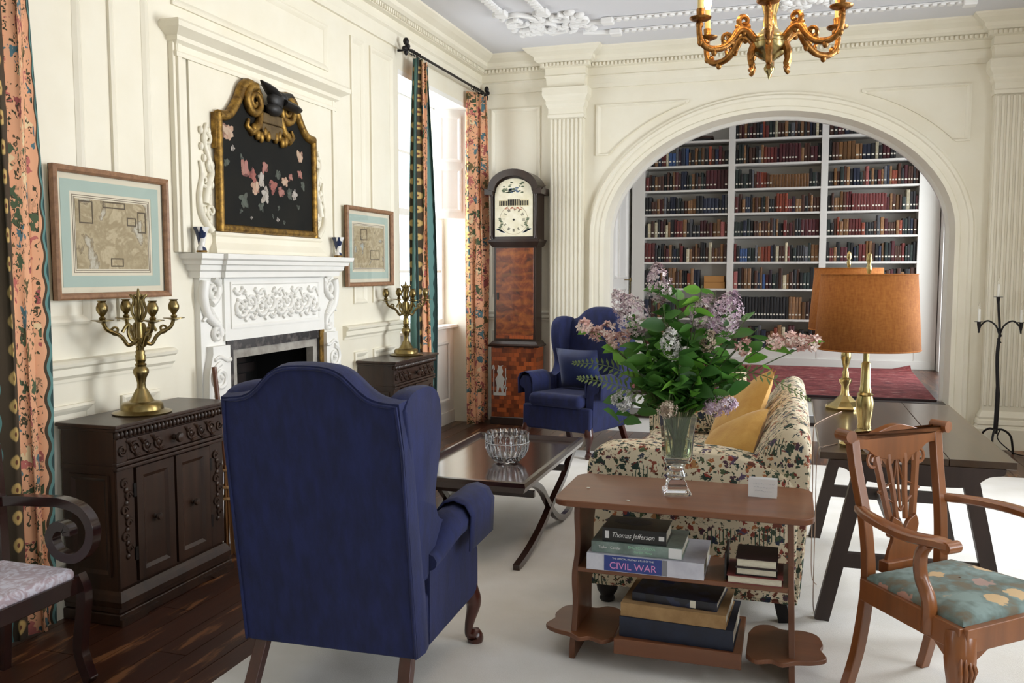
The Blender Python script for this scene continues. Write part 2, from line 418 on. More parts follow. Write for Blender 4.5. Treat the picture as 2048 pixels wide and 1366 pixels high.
def spandrel(sx):
    """three-sided panel whose long side follows the arch"""
    xo = AX + sx * 1.62; pts = []
    for i in range(15):
        t = lerp(R(35), R(66), i / 14); pts.append((AX + sx * (AA + .31) * math.cos(t), ZS + (AB + .24) * math.sin(t)))
    pts = [(min(p[0], xo) if sx > 0 else max(p[0], xo), min(p[1], 3.09)) for p in pts]
    loop = [(xo, pts[0][1])] + pts + [(pts[-1][0], 3.09), (xo, 3.09)]
    cx = sum(p[0] for p in loop) / len(loop); cz = sum(p[1] for p in loop) / len(loop); m = MB(); rg = []
    for w, h in ((0, 0), (0, .016), (.05, .018), (.1, .002), (.1, 0)): rg.append([m.p((lerp(x, cx, w), YF - h, lerp(z, cz, w))) for x, z in loop])
    for a, b in zip(rg, rg[1:]):
        for k in range(len(a)): m.face((a[k], a[(k + 1) % len(a)], b[(k + 1) % len(a)], b[k]))
    m.build('spandrel_moulding', M_cream, wf)
spandrel(-1); spandrel(1)
# ---- chair rail and baseboards
RP = [(0, 1.02), (.012, 1.02), (.014, 1.035), (.03, 1.05), (.03, 1.08), (.045, 1.09), (.05, 1.105), (.035, 1.115), (0, 1.12)]
BP = [(0, 0), (.025, 0), (.025, .13), (.015, .16), (0, .165)]
r = MB(); bb = MB()
for y0, y1 in ((2.62, 3.7), (5.5, 6.46), (8.16, YF)): r.mould((XL, y0, 0), (XL, y1, 0), (1, 0, 0), RP); bb.mould((XL, y0, 0), (XL, y1, 0), (1, 0, 0), BP)
struct(r.build('trim_6', M_cream)); struct(bb.build('baseboard_left', M_cream))
r = MB(); bb = MB()
for x0, x1 in ((XL, PIL[0][0]), (PIL[1][1], XR)): r.mould((x0, YF, 0), (x1, YF, 0), n, RP); bb.mould((x0, YF, 0), (x1, YF, 0), n, BP)
for x0, x1 in ((PIL[0][1], AX - AA - .17), (AX + AA + .17, PIL[1][0])): bb.mould((x0, YF, 0), (x1, YF, 0), n, BP)
struct(r.build('trim_7', M_cream)); struct(bb.build('baseboard_far', M_cream))
# ---- plaster strapwork on the ceiling
ZP = ZC - .001
def rope(a, b, w=.05, h=.03):
    a = Vector(a); b = Vector(b); L = (b - a).length; d = (b - a) / L; s = Vector((-d.y, d.x, 0)); m = MB(); k = int(L / .062)
    m.beam(a - Vector((0, 0, h * .25)), b - Vector((0, 0, h * .25)), w * .9, h * .5)
    for i in range(k): q = a + d * (.031 + i * .062); m.beam(q - d * .02 - Vector((0, 0, h * .7)) - s * .008, q + d * .02 - Vector((0, 0, h * .7)) + s * .008, w, h * .7)
    m.build('rope_rib', M_plaster, ce, bevel=.006, seg=1)
rope((-1.5, 7.34, ZP), (1.25, 7.34, ZP)); rope((-1.5, 7.7, ZP), (1.25, 7.7, ZP))
rope((-2.33, 2.5, ZP), (-2.28, 6.86, ZP), .06, .04); rope((-2.0, 2.5, ZP), (-1.95, 6.92, ZP), .06, .04)
for q in ((-1.5, 7.34), (-1.5, 7.7), (-2.28, 6.88), (-1.95, 6.94), (1.27, 7.34), (1.27, 7.7)): MB().box(q[0] - .05, q[0] + .05, q[1] - .05, q[1] + .05, ZP - .05, ZP).build('rib_end_block', M_plaster, ce, bevel=.012)
def cartouche(cx, cy, sgn):
    m = MB(); rnd = random.Random(5)
    for (u, v, r0, a0, tn) in ((-.16, -.1, .1, .5, 1.4), (.12, .18, .12, 3.4, -1.4), (-.1, .2, .1, 2, 1.3), (.2, -.12, .1, 5, 1.3), (.0, .05, .14, 1, -1.2), (.33, .12, .08, 2, 1.3), (.38, -.05, .07, 4, -1.3)):
        p = spiral((u, v), r0, .02, a0, tn); m.tube([(cx + x * sgn, cy + y, ZP - .02) for x, y in p], [.024 - .012 * i / len(p) for i in range(len(p))], 6)
    for i in range(60):
        u = rnd.uniform(-.25, .42); v = rnd.uniform(-.25, .3); s = rnd.uniform(.015, .035)
        m.ell((cx + u * sgn, cy + v, ZP - .015), (s * 1.5, s, .03), 6, 4)
    for p in ([(-.28, -.35), (-.2, -.28), (-.1, -.3), (.02, -.18)], [(.05, -.3), (.06, -.15), (0, .0)], [(.42, .1), (.5, .1), (.6, .1)], [(.3, .38), (.45, .42), (.6, .44)]):
        q = spline([(a, b, 0) for a, b in p], 5); m.tube([(cx + v.x * sgn, cy + v.y, ZP - .015) for v in q], .022, 6)
    m.build('plaster_cartouche', M_plaster, ce, smooth=60)
cartouche(-2.08, 7.27, 1)
MB().lathe([(.02, -.06), (.1, -.05), (.14, -.03), (.3, -.02), (.34, 0)], 24, (-.105, 3.8, ZP)).build('ceiling_rose', M_plaster, ce, smooth=40)
# plaster flower sprays in the middle of the strapwork
m = MB(); rnd = random.Random(3)
for i in range(46): a = rnd.uniform(0, 6.28); q = rnd.uniform(.0, .3); m.ell((.02 + q * math.cos(a), 7.35 + q * .7 * math.sin(a), ZP - .012), (rnd.uniform(.02, .05), rnd.uniform(.02, .04), .03), 6, 4)
m.build('plaster_rosette', M_plaster, ce, smooth=60)
# ================================================================== FIREPLACE AND OVERMANTEL
FC = 4.6                                                                   # centre line (y)
fp = thing('fireplace', 'white carved fireplace surround with overmantel on the panelled wall', 'fireplace', (XL, FC, 0))
def fx(m, name, mat=M_white, **k): return m.build(name, mat, fp, **k)
# local: x out from the wall, y along it. carving plane helper: (u=y, v=z, n=x)
def ybar(m, y0, y1, pr): m.mould((0, y0, 0), (0, y1, 0), (1, 0, 0), pr, 1, 1); return m
def wrap(m, y0, y1, d, pr):
    """moulding on a block that stands d proud of the wall, returned to the wall at both ends"""
    m.mould((d, y0, 0), (d, y1, 0), (1, 0, 0), pr, 1, 1); m.mould((0, y0, 0), (d, y0, 0), (0, -1, 0), pr, 0, 1); m.mould((0, y1, 0), (d, y1, 0), (0, 1, 0), pr, 0, 1); return m
# breast and jambs
fx(MB().box(0, .035, -.74, .72, 1.6, 2.6), 'chimney_breast', M_cream)
for s, n_ in ((-.8, 'l'), (.76, 'r')): fx(MB().box(0, .03, s - .05, s + .05, 1.6, 2.72).box(0, .045, s - .03, s + .0, 1.6, 2.7), 'architrave', M_cream, bevel=.004)
OC = [(0, 2.58), (.012, 2.58), (.014, 2.6), (.006, 2.61), (.006, 2.64), (.03, 2.655), (.035, 2.675), (.06, 2.69), (.085, 2.705), (.088, 2.73), (.075, 2.745), (0, 2.75)]
fx(wrap(MB(), -.83, .76, .035, OC), 'overmantel_cornice', M_cream)
# mantel shelf, breaking forward in the middle
SP = [(0, 1.47), (.008, 1.47), (.012, 1.5), (.03, 1.51), (.035, 1.535), (.055, 1.54), (.06, 1.56), (.08, 1.57), (.085, 1.595), (0, 1.6)]
m = MB().box(0, .06, -.73, .73, 1.47, 1.598); wrap(m, -.73, .73, .06, SP); m.box(.05, .09, -.52, .52, 1.47, 1.598); wrap(m, -.55, .55, .085, SP)
fx(m, 'mantel_shelf')
fx(MB().box(0, .05, -.51, .56, 1.12, 1.475), 'frieze_block'); fx(MB().box(0, .035, -.7, -.5, 1.12, 1.475), 'frieze_end'); fx(MB().box(0, .035, .55, .72, 1.12, 1.475), 'frieze_end')
fx(MB().box(0, .035, -.7, -.49, 0, 1.12), 'jamb'); fx(MB().box(0, .035, .55, .74, 0, 1.12), 'jamb')
fx(MB().frame((.05, 0, 0), (0, 1, 0), (0, 0, 1), (1, 0, 0), -.46, .5, 1.185, 1.445, [(0, 0), (0, .008), (.012, .008), (.02, 0)]), 'frieze_moulding')
# carved acanthus scrolls
def carve(m, pts, r0, r1, x=.0, n=6, flat=.7): m.tube([(x, u, v) for u, v in pts], [lerp(r0, r1, i / (len(pts) - 1)) for i in range(len(pts))], n, flat=1)
m = MB(); rr = random.Random(8)
for i in range(9):
    u = -.37 + i * .098; s = 1 if i % 2 else -1; v = 1.315
    carve(m, spiral((u, v + s * .012), .062, .012, PI if s > 0 else 0, 1.3 * s), .015, .008, .055)
    carve(m, [(p.x, p.y) for p in spline([(u - .06, v - s * .09, 0), (u - .02, v - s * .06, 0), (u + .03, v - s * .085, 0), (u + .07, v - s * .03, 0)], 5)], .014, .006, .055)
    for q in range(9):
        a = rr.uniform(0, 6.28); d = rr.uniform(.03, .1); m.ell((.055, u + d * math.cos(a), max(1.21, min(1.42, v + d * math.sin(a)))), (.016, rr.uniform(.008, .016), rr.uniform(.006, .014)), 6, 4)
    m.ell((.058, u, v + s * .012), (.016, .014, .014), 8, 5)
fx(m, 'carved_frieze', M_white, smooth=60)
def bracket(s, nm):
    """upper scroll bracket of a jamb"""
    m = MB(); x = .045
    k = -.6 if s < 0 else .64
    f = lambda a, b: (k + a * (1 if s < 0 else -1), b)
    P = [f(-.07, 1.45), f(-.085, 1.37), f(-.06, 1.28), f(-.01, 1.235), f(.04, 1.2), f(.055, 1.15)]
    q = spline([(a, b, 0) for a, b in P], 6); carve(m, [(v.x, v.y) for v in q], .03, .018, x, 8)
    carve(m, spiral(f(.025, 1.16), .045, .008, 0, 1.4 if s < 0 else -1.4), .018, .009, x)
    carve(m, spiral(f(.0, 1.40), .065, .012, PI / 2, -1.3 if s < 0 else 1.3), .02, .01, x)
    carve(m, [(v.x, v.y) for v in spline([f(-.02, 1.33) + (0,), f(.03, 1.36) + (0,), f(.05, 1.42) + (0,), f(.06, 1.46) + (0,)], 5)], .024, .012, x)
    carve(m, [(v.x, v.y) for v in spline([f(-.09, 1.24) + (0,), f(-.05, 1.26) + (0,), f(.0, 1.23) + (0,)], 5)], .008, .014, x)
    for i in range(8): m.ell((x, f(-.03 + .01 * i, 0)[0], 1.3 - .012 * i), (.02, .014, .02), 6, 4)
    fx(m, 'scroll_bracket', M_white, smooth=60)
    # lower console with a big volute
    m = MB(); o = [f(-.1, 0), f(-.1, .5), f(-.075, .6), f(-.1, .75), f(-.09, .95), f(-.055, 1.06), f(-.055, 1.1), f(.095, 1.1), f(.095, 0)]
    m.prism(o, .035, .075, 'yz'); cx = f(.0, .93)
    carve(m, spiral(cx, .075, .012, PI / 2, 1.6 if s < 0 else -1.6, 34), .016, .01, .078); m.ell((.08, cx[0], cx[1]), (.02, .016, .016), 8, 6)
    for i in range(12): a = i * .5; m.ell((.078, f(-.04 + .012 * i, 0)[0], 1.03 + .012 * math.sin(a)), (.012, .01, .012), 6, 4)
    for i in range(18): m.ell((.078, f(-.06 + rr.uniform(0, .13), 0)[0], .76 + rr.uniform(-.06, .08)), (.014, .016, .014), 6, 4)
    fx(m, 'console', M_white, smooth=50)
bracket(-1, 'l'); bracket(1, 'r')
# fire opening: dark marble slip, pale inner slip, black chamber of bricks
M_marble = pm('dark_marble', '#2c2826', .25, 0, '#6d6560', 18, lo=.5, hi=.8)
M_slip = pm('grey_stone', '#a8a39a', .5, 0, '#857f76', 10)
def por(m, a, b, z, w, x0, x1): return m.box(x0, x1, a, a + w, 0, z).box(x0, x1, b - w, b, 0, z).box(x0, x1, a + w, b - w, z - w, z)
fx(por(MB(), -.49, .55, 1.12, .055, .0, .045), 'marble_slip', M_marble); fx(por(MB(), -.435, .495, 1.065, .05, -.02, .03), 'stone_slip', M_slip)
fx(por(MB(), .5, .555, 1.12, .0275, .0, .052), 'gilt_edge', M_gilt)
ch = fx(MB().box(-.5, -.46, -.5, .56, 0, 1.2).box(-.46, 0, -.5, -.47, 0, 1.2).box(-.46, 0, .53, .56, 0, 1.2).box(-.46, -.02, -.47, .53, 1.1, 1.2), 'fire_chamber', M_black)
fx(MB().box(-.5, -.0, -.5, .56, -.03, .004), 'hearth_slab', pm('hearth_slate', '#1a1716', .7))
M_brickd = pm('sooty_brick', '#17110f', .9, 0, '#231815', 10)
bk0 = None
for r_ in range(16):
    for c_ in range(5):
        y = -.46 + c_ * .2 + (r_ % 2) * .1 - .05; 
        if y + .19 > .55: continue
        if bk0 is None: bk0 = MB().box(0, .02, 0, .19, 0, .06).build('brick', M_brickd, ch); o = bk0
        else: o = bk0.copy(); COL.objects.link(o); o.parent = ch
        o.location = (-.46, max(y, -.46), .02 + r_ * .068)
# painting plinth
m = MB(); pr = [(0, 1.6), (.05, 1.6), (.045, 1.62), (.02, 1.66), (.02, 1.69), (.03, 1.7), (.03, 1.715), (0, 1.715)]
wrap(m, -.56, .5, .035, pr); m.box(0, .04, -.56, .5, 1.6, 1.71); fx(m, 'painting_plinth', M_cream)
# plaster acanthus beside the painting
for s in (-1, 1):
    m = MB(); b = -.618 if s < 0 else .52; f = lambda a, z: (b + a * (1 if s < 0 else -1), z)
    carve(m, [(v.x, v.y) for v in spline([f(.02, 1.72) + (0,), f(-.06, 1.8) + (0,), f(-.075, 1.9) + (0,), f(-.05, 2.0) + (0,), f(-.06, 2.08) + (0,)], 6)], .022, .01, .045)
    carve(m, [(v.x, v.y) for v in spline([f(-.03, 1.86) + (0,), f(.0, 1.96) + (0,), f(.03, 2.03) + (0,), f(.0, 2.12) + (0,), f(-.03, 2.2) + (0,), f(-.0, 2.28) + (0,)], 6)], .024, .01, .045)
    for (a, z, r0) in ((.0, 2.2, .035), (-.03, 1.98, .035), (.02, 1.82, .04), (.03, 2.06, .03)): carve(m, spiral(f(a, z), r0, .006, rr.uniform(0, 6), 1.2 * s), .012, .006, .045)
    for i in range(14): m.ell((.045, f(rr.uniform(-.05, .04), 0)[0], rr.uniform(1.75, 2.25)), (.014, .014, .022), 6, 4)
    fx(m, 'plaster_acanthus', M_cream, smooth=60)
# ================================================================== SHAPED FLOWER PAINTING
pt = thing('flower_painting', 'dark still life of pink roses in a gilt frame with scrolled pediment', 'painting', (XL + .04, FC - .055, 1.718))
HWp = .49
def halfcurve():  # right half of the top outline (u, z) from the shoulder to the volute
    return [(v.x, v.y) for v in spline([(HWp, .62, 0), (HWp - .09, .635, 0), (HWp - .17, .72, 0), (.26, .815, 0), (.19, .84, 0), (.12, .8, 0), (.1, .75, 0)], 6)]
hc = halfcurve(); outl = [(-HWp, 0), (HWp, 0)] + hc + [(-u, z) for u, z in hc[::-1]]
def canvas_mat():
    t = NT('dark_canvas'); n = t.noise(t.coord(), 6, 4); t.col(t.ramp(n.outputs[0], [(.3, '#0e0f0e'), (.7, '#191813')])); return t.set(Roughness=.75, **{'Specular IOR Level': .2})
MB().prism(outl, .0, .02, 'yz').build('canvas', canvas_mat(), pt)
fr = MB()
def rail(pts, w=.022): fr.tube([(.022, u, z) for u, z in pts], w, 8)
loop = [(-HWp, 0), (HWp, 0)]; rail([(-HWp, .02), (HWp, .02)]); rail([(HWp, .0), (HWp, .63)], .024); rail([(-HWp, .0), (-HWp, .63)], .024); rail(hc, .028); rail([(-u, z) for u, z in hc], .028)
fr.box(0, .03, HWp - .02, HWp + .03, .44, .63); fr.box(0, .03, -HWp - .03, -HWp + .02, .44, .63)
fr.build('gilt_frame', M_gilt, pt, smooth=50)
for s in (-1, 1):
    v_ = MB()
    v_.tube([(.035, u * s, z) for u, z in spiral((.165, .745), .085, .012, PI * .55, -1.8, 40)], [lerp(.028, .012, i / 40) for i in range(41)], 8)
    v_.tube([(.03, u * s, z) for u, z in [(.1, .7), (.13, .62), (.2, .57), (.24, .6), (.22, .64)]], [.02, .028, .024, .016, .01], 8)
    for i in range(5): v_.ell((.035, s * (.04 + i * .035), .57 + .02 * math.sin(i * 2)), (.02, .022, .035), 7, 5)
    v_.build('volute', M_gilt, pt, smooth=60)
v_ = MB().box(.0, .05, -.1, .1, .64, .7).prism([(-.13, .64), (.13, .64), (.09, .58), (.03, .555), (-.03, .555), (-.09, .58)], 0, .045, 'yz'); v_.build('pediment_shell', pm('dull_gilt', '#6e5a38', .6, .4, '#4a3a22', 20), pt, bevel=.008)
b_ = MB(); b_.T = Matrix.Translation((.062, .01, .79)) @ Matrix.Scale(.8, 4, (0, 0, 1))  # the carved bird
b_.ell((0, .0, -.01), (.04, .075, .07), 12, 8); b_.ell((0, .06, .02), (.034, .05, .04), 10, 6); b_.tube([(0, .07, .03), (0, .12, .05), (.005, .16, .062), (.005, .19, .052)], [.03, .022, .014, .004], 8)
b_.tube([(.0, .0, .02), (0, -.05, .05), (0, -.1, .075), (0, -.15, .098)], [.045, .044, .03, .006], 8, flat=.6); b_.tube([(.02, .04, -.02), (.03, .12, -.035), (.03, .19, -.045), (.03, .215, -.035)], [.042, .044, .034, .016], 8, flat=.7)
b_.ell((0, -.02, -.08), (.04, .07, .05), 10, 6)
b_.build('carved_bird', pm('ebonised_wood', '#171514', .5), pt, smooth=60)['label'] = 'black carved bird'
# painted roses: thin dabs of paint on the canvas
PC = [pm('paint_rose', '#8c5349', .6, 0, '#9c7263', 30), pm('paint_blush', '#b08a74', .6, 0, '#a98d76', 30), pm('paint_pale', '#b9ada0', .6, 0, '#8d867c', 30), pm('paint_leaf', '#33382e', .6, 0, '#4a4d44', 20), pm('paint_red', '#6e3a34', .6, 0, '#935549', 30)]
rr = random.Random(17)
PD = [pm('paint_rose_shade', '#5d302c', .6), pm('paint_blush_shade', '#7d5a4a', .6), pm('paint_pale_shade', '#6f6a66', .6), pm('paint_leaf_shade', '#252a22', .6), pm('paint_red_shade', '#43211f', .6)]
PLt = [pm('paint_rose_light', '#9c6a60', .6), pm('paint_blush_light', '#b39982', .6), pm('paint_pale_light', '#a9a198', .6), pm('paint_leaf_light', '#4a5046', .6), pm('paint_red_light', '#8f5248', .6)]
def rose(u, z, r, c, nm='painted_rose'):
    m = MB(); n_ = 9 if r > .025 else 5; h = .0202
    for k in range(n_):
        a = rr.uniform(0, 6.28); d = r * rr.uniform(.1, .5); s_ = r * rr.uniform(.45, .7); b_ = rr.uniform(0, 3); m.cur = (1, 0, 0, 2, 1, 0, 2, 0, 2)[k]; h += .00025
        cu, cz = u + d * math.cos(a), z + d * math.sin(a)
        o_ = [(cu + s_ * (math.cos(t) * math.cos(b_) * 1.2 - math.sin(t) * .55 * math.sin(b_)), cz + s_ * (math.cos(t) * math.sin(b_) * 1.2 + math.sin(t) * .55 * math.cos(b_))) for t in [i * 2 * PI / 8 for i in range(8)]]
        m.prism(o_, .0195, h, 'yz')
    stuff(m.build(nm, [PC[c], PD[c], PLt[c]], pt))
for u, z, r, c in ((-.4, .485, .058, 1), (-.36, .4, .02, 2), (-.28, .36, .025, 3), (-.25, .3, .055, 0), (-.17, .27, .045, 4), (-.06, .33, .038, 0), (-.15, .2, .052, 1), (-.09, .25, .042, 2), (-.06, .165, .05, 2), (.02, .23, .05, 4), (.11, .2, .042, 0), (.15, .27, .042, 1), (.2, .195, .04, 3), (.26, .195, .035, 2), (.22, .3, .03, 0), (.33, .44, .045, 1), (.33, .33, .03, 0), (.36, .26, .03, 3), (.08, .3, .03, 3), (-.27, .12, .05, 3), (-.42, .31, .03, 3), (.07, .03, .018, 2), (.14, .02, .016, 3), (.02, .0 + .05, .014, 3), (-.2, .03, .014, 2), (.08, -.0 + .1, .018, 3), (-.3, -.0 + .06, .016, 3), (-.1, .1, .03, 3), (.3, .12, .02, 3)):
    rose(u, z + .06, r, c, 'painted_rose' if c != 3 else 'painted_leaf')
# ================================================================== FRAMED MAPS
def map_mat(nm, seed, land, sea, rot):
    t = NT(nm); co = t.coord((1, 1, 1)); n = t.noise(co, 3.4, 6, .6, .4); n.inputs['W'].default_value if 0 else None
    ad = t.new('ShaderNodeVectorMath', operation='ADD'); ad.inputs[1].default_value = seed; t.link(co, ad.inputs[0]); n = t.noise(ad.outputs[0], 6.5, 8, .62, .5); f = t.noise(ad.outputs[0], 70, 3, .7)
    a = t.ramp(n.outputs[0], [(.40, sea), (.445, '#7a6a4e'), (.46, land), (.56, '#988868'), (.6, '#b8a98a'), (.7, land)]); t.col(t.mix(t.ramp(f.outputs[0], [(.45, 0.0), (.62, .3)]), a, '#8c7b58')); return t.set(Roughness=.7)
M_frame = pm('map_frame_wood', '#9a7353', .5, 0, '#7d5a40', 30, (1, 1, 1)); M_mat1 = pm('mat_board', '#d8cfb9', .8); M_mat2 = pm('teal_mat', '#a6b7ad', .8); M_line = pm('ink_line', '#6f6150', .8)
def framed(nm, label, y0, y1, z0, z1, mm, extra):
    w = y1 - y0; h = z1 - z0; o = thing(nm, label, 'picture', (XL + .024, y0, z0)); U, V, N = (0, 1, 0), (0, 0, 1), (1, 0, 0)
    MB().frame((0, 0, 0), U, V, N, 0, w, 0, h, [(0, 0), (0, .028), (.008, .034), (.02, .03), (.028, .02), (.03, .012)]).build('frame', M_frame, o)
    MB().box(0, .004, 0, w, 0, h).build('mount', M_mat1, o)
    g = .055; MB().frame((.004, 0, 0), U, V, N, g, w - g, g, h - g, [(0, 0), (0, .0015), (.05, .0015), (.05, 0)]).build('teal_band', M_mat2, o)
    for g in (.118, .127): MB().frame((.004, 0, 0), U, V, N, g, w - g, g, h - g, [(0, 0), (0, .001), (.003, .001), (.003, 0)]).build('ruled_line', M_line, o)
    sh = MB().box(.004, .006, .135, w - .135, .135, h - .135).build('map_sheet', mm, o)
    for (a, b, c_, d, cc) in extra: MB().frame((.006, 0, 0), U, V, N, .135 + a, .135 + b, .135 + c_, .135 + d, [(0, 0), (0, .001), (.006, .001), (.006, 0)]).build('map_cartouche', cc, sh)
    MB().box(.0105, .0115, .028, w - .028, .028, h - .028).build('glazing', M_pane, o)
M_ink = pm('map_ink', '#564a3a', .8)
framed('framed_map', 'framed antique map with a teal mount beside the floral curtain', 2.945, 3.66, 1.378, 1.955, map_mat('county_map', (3.1, 1.7, .6), '#b3a484', '#bcb6a5', 0), ((.02, .1, .2, .3, M_ink), (.16, .3, .275, .305, M_ink), (.38, .435, .17, .27, M_ink), (.31, .37, .2, .24, M_ink), (.2, .28, .01, .05, M_ink)))
framed('framed_map', 'framed antique map of a coastline hung between fireplace and window', 5.5, 6.24, 1.395, 1.965, map_mat('coast_map', (7.3, 4.2, 2.6), '#b8aa8a', '#abb2ae', 0), ((.1, .2, .2, .28, M_ink), (.25, .4, .06, .13, M_ink)))
# ================================================================== BEAKER VASES ON THE MANTEL
def porc():
    t = NT('imari_porcelain'); v = t.vor(t.coord((1, 1, .6)), 38); c = t.ramp(v.outputs['Color'], [(.0, '#e3e2e0'), (.45, '#24304f'), (.62, '#d8d6d0'), (.85, '#8a4a35'), (.93, '#e6e4e0')], 'CONSTANT'); t.col(c); return t.set(Roughness=.15)
M_porc = porc()
for y, lab in ((3.86, 'small blue and white flared vase on the mantel end beside the larger map-side panel'), (5.3, 'small blue and white flared vase on the mantel end beside the coastline map')):
    o = thing('beaker_vase', lab, 'vase', (XL + .085, y, 1.601)); MB().lathe([(.022, 0), (.026, .004), (.024, .02), (.016, .035), (.02, .06), (.03, .1), (.042, .13), (.04, .131), (.028, .1), (.015, .05), (.0, .045)], 16).build('body', M_porc, o, smooth=50)
    MB().lathe([(.0265, 0), (.028, .006), (.024, .012)], 16).build('foot', M_gilt, o, smooth=50)
# ================================================================== CARVED CREDENZAS
def credenza():
    o = thing('credenza', 'carved dark oak credenza with brass candelabrum on top, standing beside the floral curtain', 'cabinet'); W2, Dp = .36, .285
    b = lambda m, n_, mt=M_darkoak, **k: m.build(n_, mt, o, **k)
    b(MB().box(-W2 - .03, W2 + .03, 0, Dp + .02, 0, .05).box(-W2 - .02, W2 + .02, 0, Dp + .01, .05, .075), 'plinth', bevel=.006)
    m = MB(); pr = [(0, .075), (.02, .075), (.022, .1), (.01, .125), (0, .14)]; m.mould((-W2, Dp, 0), (W2, Dp, 0), (0, 1, 0), pr, 1, 1); m.mould((-W2, 0, 0), (-W2, Dp, 0), (-1, 0, 0), pr, 0, 1); m.mould((W2, 0, 0), (W2, Dp, 0), (1, 0, 0), pr, 0, 1); b(m, 'base_moulding')
    for s in (-1, 1): b(MB().prism([(s * (W2 + .03), 0), (s * (W2 - .12), 0), (s * (W2 - .15), .02), (s * (W2 - .2), .03), (s * (W2 + .03), .03)], Dp + .018, Dp + .03, 'xz'), 'bracket_foot')
    b(MB().box(-W2, W2, 0, Dp - .012, .075, .84), 'carcass')
    for s in (-1, 1):
        b(MB().frame((s * W2, 0, 0), (0, 1, 0), (0, 0, 1), (s, 0, 0), .04, Dp - .04, .2, .64, [(0, 0), (0, .01), (.012, .01), (.03, -.002)]), 'side_panel')
        b(MB().box(s * (W2 + .004), s * W2, 0, Dp, .66, .68), 'side_band')
    m = MB().box(-W2 - .035, W2 + .035, 0, Dp + .035, .845, .862).box(-W2 - .02, W2 + .02, 0, Dp + .02, .83, .845); b(m, 'top', M_darkoak, bevel=.005)
    m = MB()
    for i in range(30): m.ell((-W2 - .005 + i * .0252, Dp + .012, .815), (.0095, .014, .019), 7, 5)
    stuff(b(m, 'gadroon_row', smooth=60))
    d = b(MB().box(-W2 + .06, W2 - .06, Dp - .012, Dp + .006, .7, .79), 'drawer', bevel=.003)
    def sc(m, cx, cz, r, y): m.tube([(u, y, z) for u, z in spiral((cx, cz), r, .006, PI, 1.5 if (round(cx * 100) % 2) else -1.5, 22)], [lerp(.008, .004, i / 22) for i in range(23)], 6)
    for i in range(8):
        if i in (3, 4): continue
        m = MB()
        x = -.26 + i * .0743; sc(m, x, .745, .028, Dp + .008); m.tube([(x - .04, Dp + .006, .715), (x - .01, Dp + .008, .71), (x + .03, Dp + .008, .775), (x + .045, Dp + .006, .78)], [.005, .008, .008, .004], 6); m.ell((x, Dp + .008, .745), (.011, .01, .011), 7, 5)
        m.build('carved_scroll', M_darkoak, d, smooth=60)
    kb = MB().lathe([(.0, 0), (.014, 0), (.01, .012), (.024, .028), (.02, .04), (0, .044)], 12).build('knob', M_darkoak, d, smooth=50)
    kb.rotation_euler = (R(-90), 0, 0); kb.location = (0, Dp + .006, .745)
    for s in (-1, 1):
        b(MB().box(s * (W2 - .06), s * W2, Dp - .012, Dp + .004, .69, .8), 'drawer_block', bevel=.002)
        m = MB(); sc(m, s * (W2 - .03), .745, .024, Dp + .006); b(m, 'block_scroll', smooth=60)
        st_ = b(MB().box(s * (W2 - .1), s * W2, Dp - .012, Dp, .15, .66), 'stile', bevel=.003)
        m = MB()
        for i in range(6): sc(m, s * (W2 - .05) + .012 * (-1) ** i, .6 - i * .058, .02, Dp + .002); m.ell((s * (W2 - .05), Dp + .002, .57 - i * .058), (.013, .009, .014), 7, 5)
        m.build('carved_foliage', M_darkoak, st_, smooth=60)
        for k in range(2): b(MB().box(s * (W2 - .1) - .008, s * (W2 - .1) + .008, Dp - .002, Dp + .006, .25 + .28 * k, .31 + .28 * k), 'hinge', M_bronze)
        x0, x1 = sorted((s * .008, s * (W2 - .11))); dr_ = b(MB().box(x0, x1, Dp - .012, Dp - .004, .155, .655), 'door')
        MB().frame((0, Dp - .004, 0), (1, 0, 0), (0, 0, 1), (0, 1, 0), x0, x1, .155, .655, [(0, 0), (0, .01), (.04, .01), (.05, .004), (.062, -.004), (.07, 0)]).build('door_moulding', M_darkoak, dr_)
        q = MB().lathe([(0, 0), (.012, 0), (.008, .01), (.018, .022), (.014, .032), (0, .034)], 12).build('knob', M_darkoak, dr_, smooth=50); q.rotation_euler = (R(-90), 0, 0); q.location = ((x0 + x1) / 2 + s * .0, Dp - .004, .41)
    for z in (.665, .685): b(MB().box(-W2 - .012, W2 + .012, Dp - .012, Dp + .014, z - .004, z + .012), 'mid_moulding', bevel=.004)
    return o
c1 = credenza(); c1.location = (XL + .028, 3.315, 0); c1.rotation_euler = (0, 0, R(-90))
c2 = copy_tree(c1); c2.location = (XL + .028, 6.03, 0); c2['label'] = 'carved dark oak credenza with brass candelabrum on top, standing beside the sash window'
